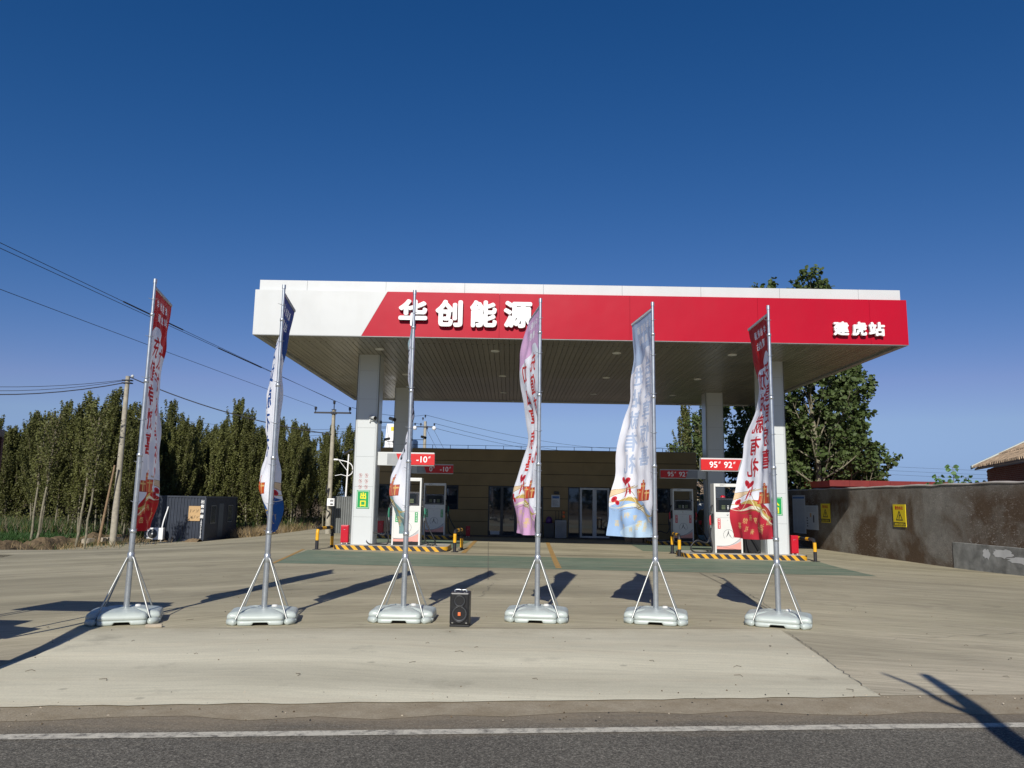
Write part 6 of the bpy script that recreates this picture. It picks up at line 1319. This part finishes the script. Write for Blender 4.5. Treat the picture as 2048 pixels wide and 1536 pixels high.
blades('dry_grass', reg_edge, 6000, .5, .016, ['straw', 'straw', 'bark2'], 4, 'tangled dry grass along the edge of the wood', 1.)
# old brick ruin far left behind the field
b = MB(); q = random.Random(6)
for i in range(130):
    x = -52+i*.24+q.uniform(-.1, .1); z0 = G(x, 66); h = .7+.9*abs(mn.noise(Vector((x*.35, 0, 3))))*2; s = q.uniform(.25, .45)
    b.box(x, x+s, 66+q.uniform(0, .4), 66.6, z0, z0+h, i % 3)
tag(b.build('brick_rubble', ['brick', 'rubble', 'soil']), 'heap of broken red brick far behind the field', 'rubble', None, 'stuff')
b = MB()
sheet('path', [(-90, 56.5), (-26, 55.2), (-26, 57), (-90, 60)], .03, 'apron')

# ------------------------------------------------------------------ things just outside the frame that cast the visible shadows
tri = thing('covered_tricycle', 'maroon covered electric tricycle standing at the left edge of the frame', 'tricycle', (-6.6, 8.9, 0))
b = MB(); b.box(-7.7, -5.92, 8.1, 9.02, 2.33, 2.42, 0, .02); P(b, 'roof', 'spk_grey', None, tri)
b = MB(); b.box(-7.7, -5.91, 8.96, 9.0, 1.74, 2.33, 0, .01); P(b, 'rain_curtain', 'maroon', None, tri)
M['maroon_dark'] = simple('dark_maroon_cloth', (.035, .008, .012), .6)
for o_ in kids(tri):
    if o_.name.startswith('rain_curtain'): o_.data.materials[0] = M['maroon_dark']
for (x, y) in ((-7.5, 8.2), (-7.5, 8.9), (-6.25, 8.9)): b = MB(); b.cyl((x, y, .35), (x, y, 2.34), .022, None, 8); P(b, 'post', 'iron', None, tri)
b = MB(); b.prism([(-7.9, .3), (-6.3, .3), (-6.12, .45), (-6.12, .9), (-6.6, 1.0), (-6.7, 1.3), (-7.9, 1.3)], 8.2, 8.75); P(b, 'body', 'maroon_dark', None, tri)
b = MB(); b.tube(smoothpts([(-6.15, 8.5, 2.35), (-6.1, 8.5, 2.0), (-5.98, 8.5, 1.3), (-6.05, 8.5, .6)], 5), .03, 8); P(b, 'front_frame', 'iron', None, tri)
for (x, y) in ((-6.25, 8.5), (-7.5, 8.15), (-7.5, 8.8)): b = MB(); b.tube([(x, y-.05, .26), (x, y+.05, .26)], .26, 20); P(b, 'wheel', 'rubber', None, tri)
st = thing('low_stool', 'low black stool whose leg shows at the left edge', 'stool', (-5.1, 7.75, 0))
b = MB(); b.box(-5.52, -5.02, 7.62, 7.94, .17, .20, 0, .008); P(b, 'seat', 'rubber', None, st)
for (x, y) in ((-5.5, 7.65), (-5.06, 7.65), (-5.5, 7.90), (-5.06, 7.90)): b = MB(); b.box(x, x+.03, y, y+.03, 0, .17); P(b, 'leg', 'iron', None, st)
b = MB(); outl = [(-5.82, 8.80, 2.36), (-5.72, 8.2, 2.0), (-5.65, 7.65, 1.6), (-5.36, 7.0, 1.3), (-5.12, 6.3, .9)]; inl = [(-5.95, 8.95, 2.36), (-6.05, 8.35, 2.05), (-6.0, 7.75, 1.72), (-5.58, 6.95, 1.36), (-5.22, 6.2, .93)]
b.add(outl+inl, [(i, i+1, i+6, i+5) for i in range(4)], 0); P(b, 'shadow_cover', 'maroon_dark', None, tri)  # added strip outside the frame, shaped to cast the curved lower-left shadow
b = MB(); b.tube([(-5.12, 6.3, .9), (-5.4, 6.0, .5), (-5.9, 6.2, .3)], .03, 8); P(b, 'cover_frame', 'iron', None, tri)
# pollarded roadside tree just right of the viewer: only its shadow is in view
pt = thing('pollarded_tree', 'bare pollarded roadside tree beside the viewer, seen as a shadow', 'tree', (3.0, 1.25, 0))
b = MB(); b.tube(smoothpts([(3.0, 1.25, -.05), (3.02, 1.25, 1.6), (3.0, 1.3, 3.0), (3.12, 1.3, 3.8), (3.16, 1.3, 4.55)], 4), [.125, .125, .12, .12, .115, .115, .11, .11, .105, .10, .095, .09, .085, .078, .07, .06, .05], 10); P(b, 'trunk', 'bark', None, pt)
b = MB(); b.tube(smoothpts([(3.03, 1.3, 3.5), (2.92, 1.3, 3.85), (2.88, 1.3, 4.2), (2.74, 1.3, 4.58)], 4), [.045, .045, .042, .04, .038, .036, .034, .032, .03, .028, .026, .022, .018], 8); P(b, 'branch', 'bark', None, pt)
# roadside trees across the road behind the viewer (mirrored in the shop glass)
q = random.Random(41); pts = []
for i in range(26):
    cx = -46+i*3.8+q.uniform(-1, 1); hh = q.uniform(4.5, 8.)
    for _ in range(420): z = q.uniform(.4, hh); rr = 1.5*(1-(z/hh)**2)+.3; pts.append((cx+q.gauss(0, rr*.6), -34+q.gauss(0, rr*.6), z))
o = bpy.data.objects.new('far_tree_belt', leaves_mesh('far_tree_belt', pts, .5, 8, 'leaf')); col.objects.link(o); tag(o, 'belt of trees across the road, mirrored in the shop glass', None, None, 'stuff')
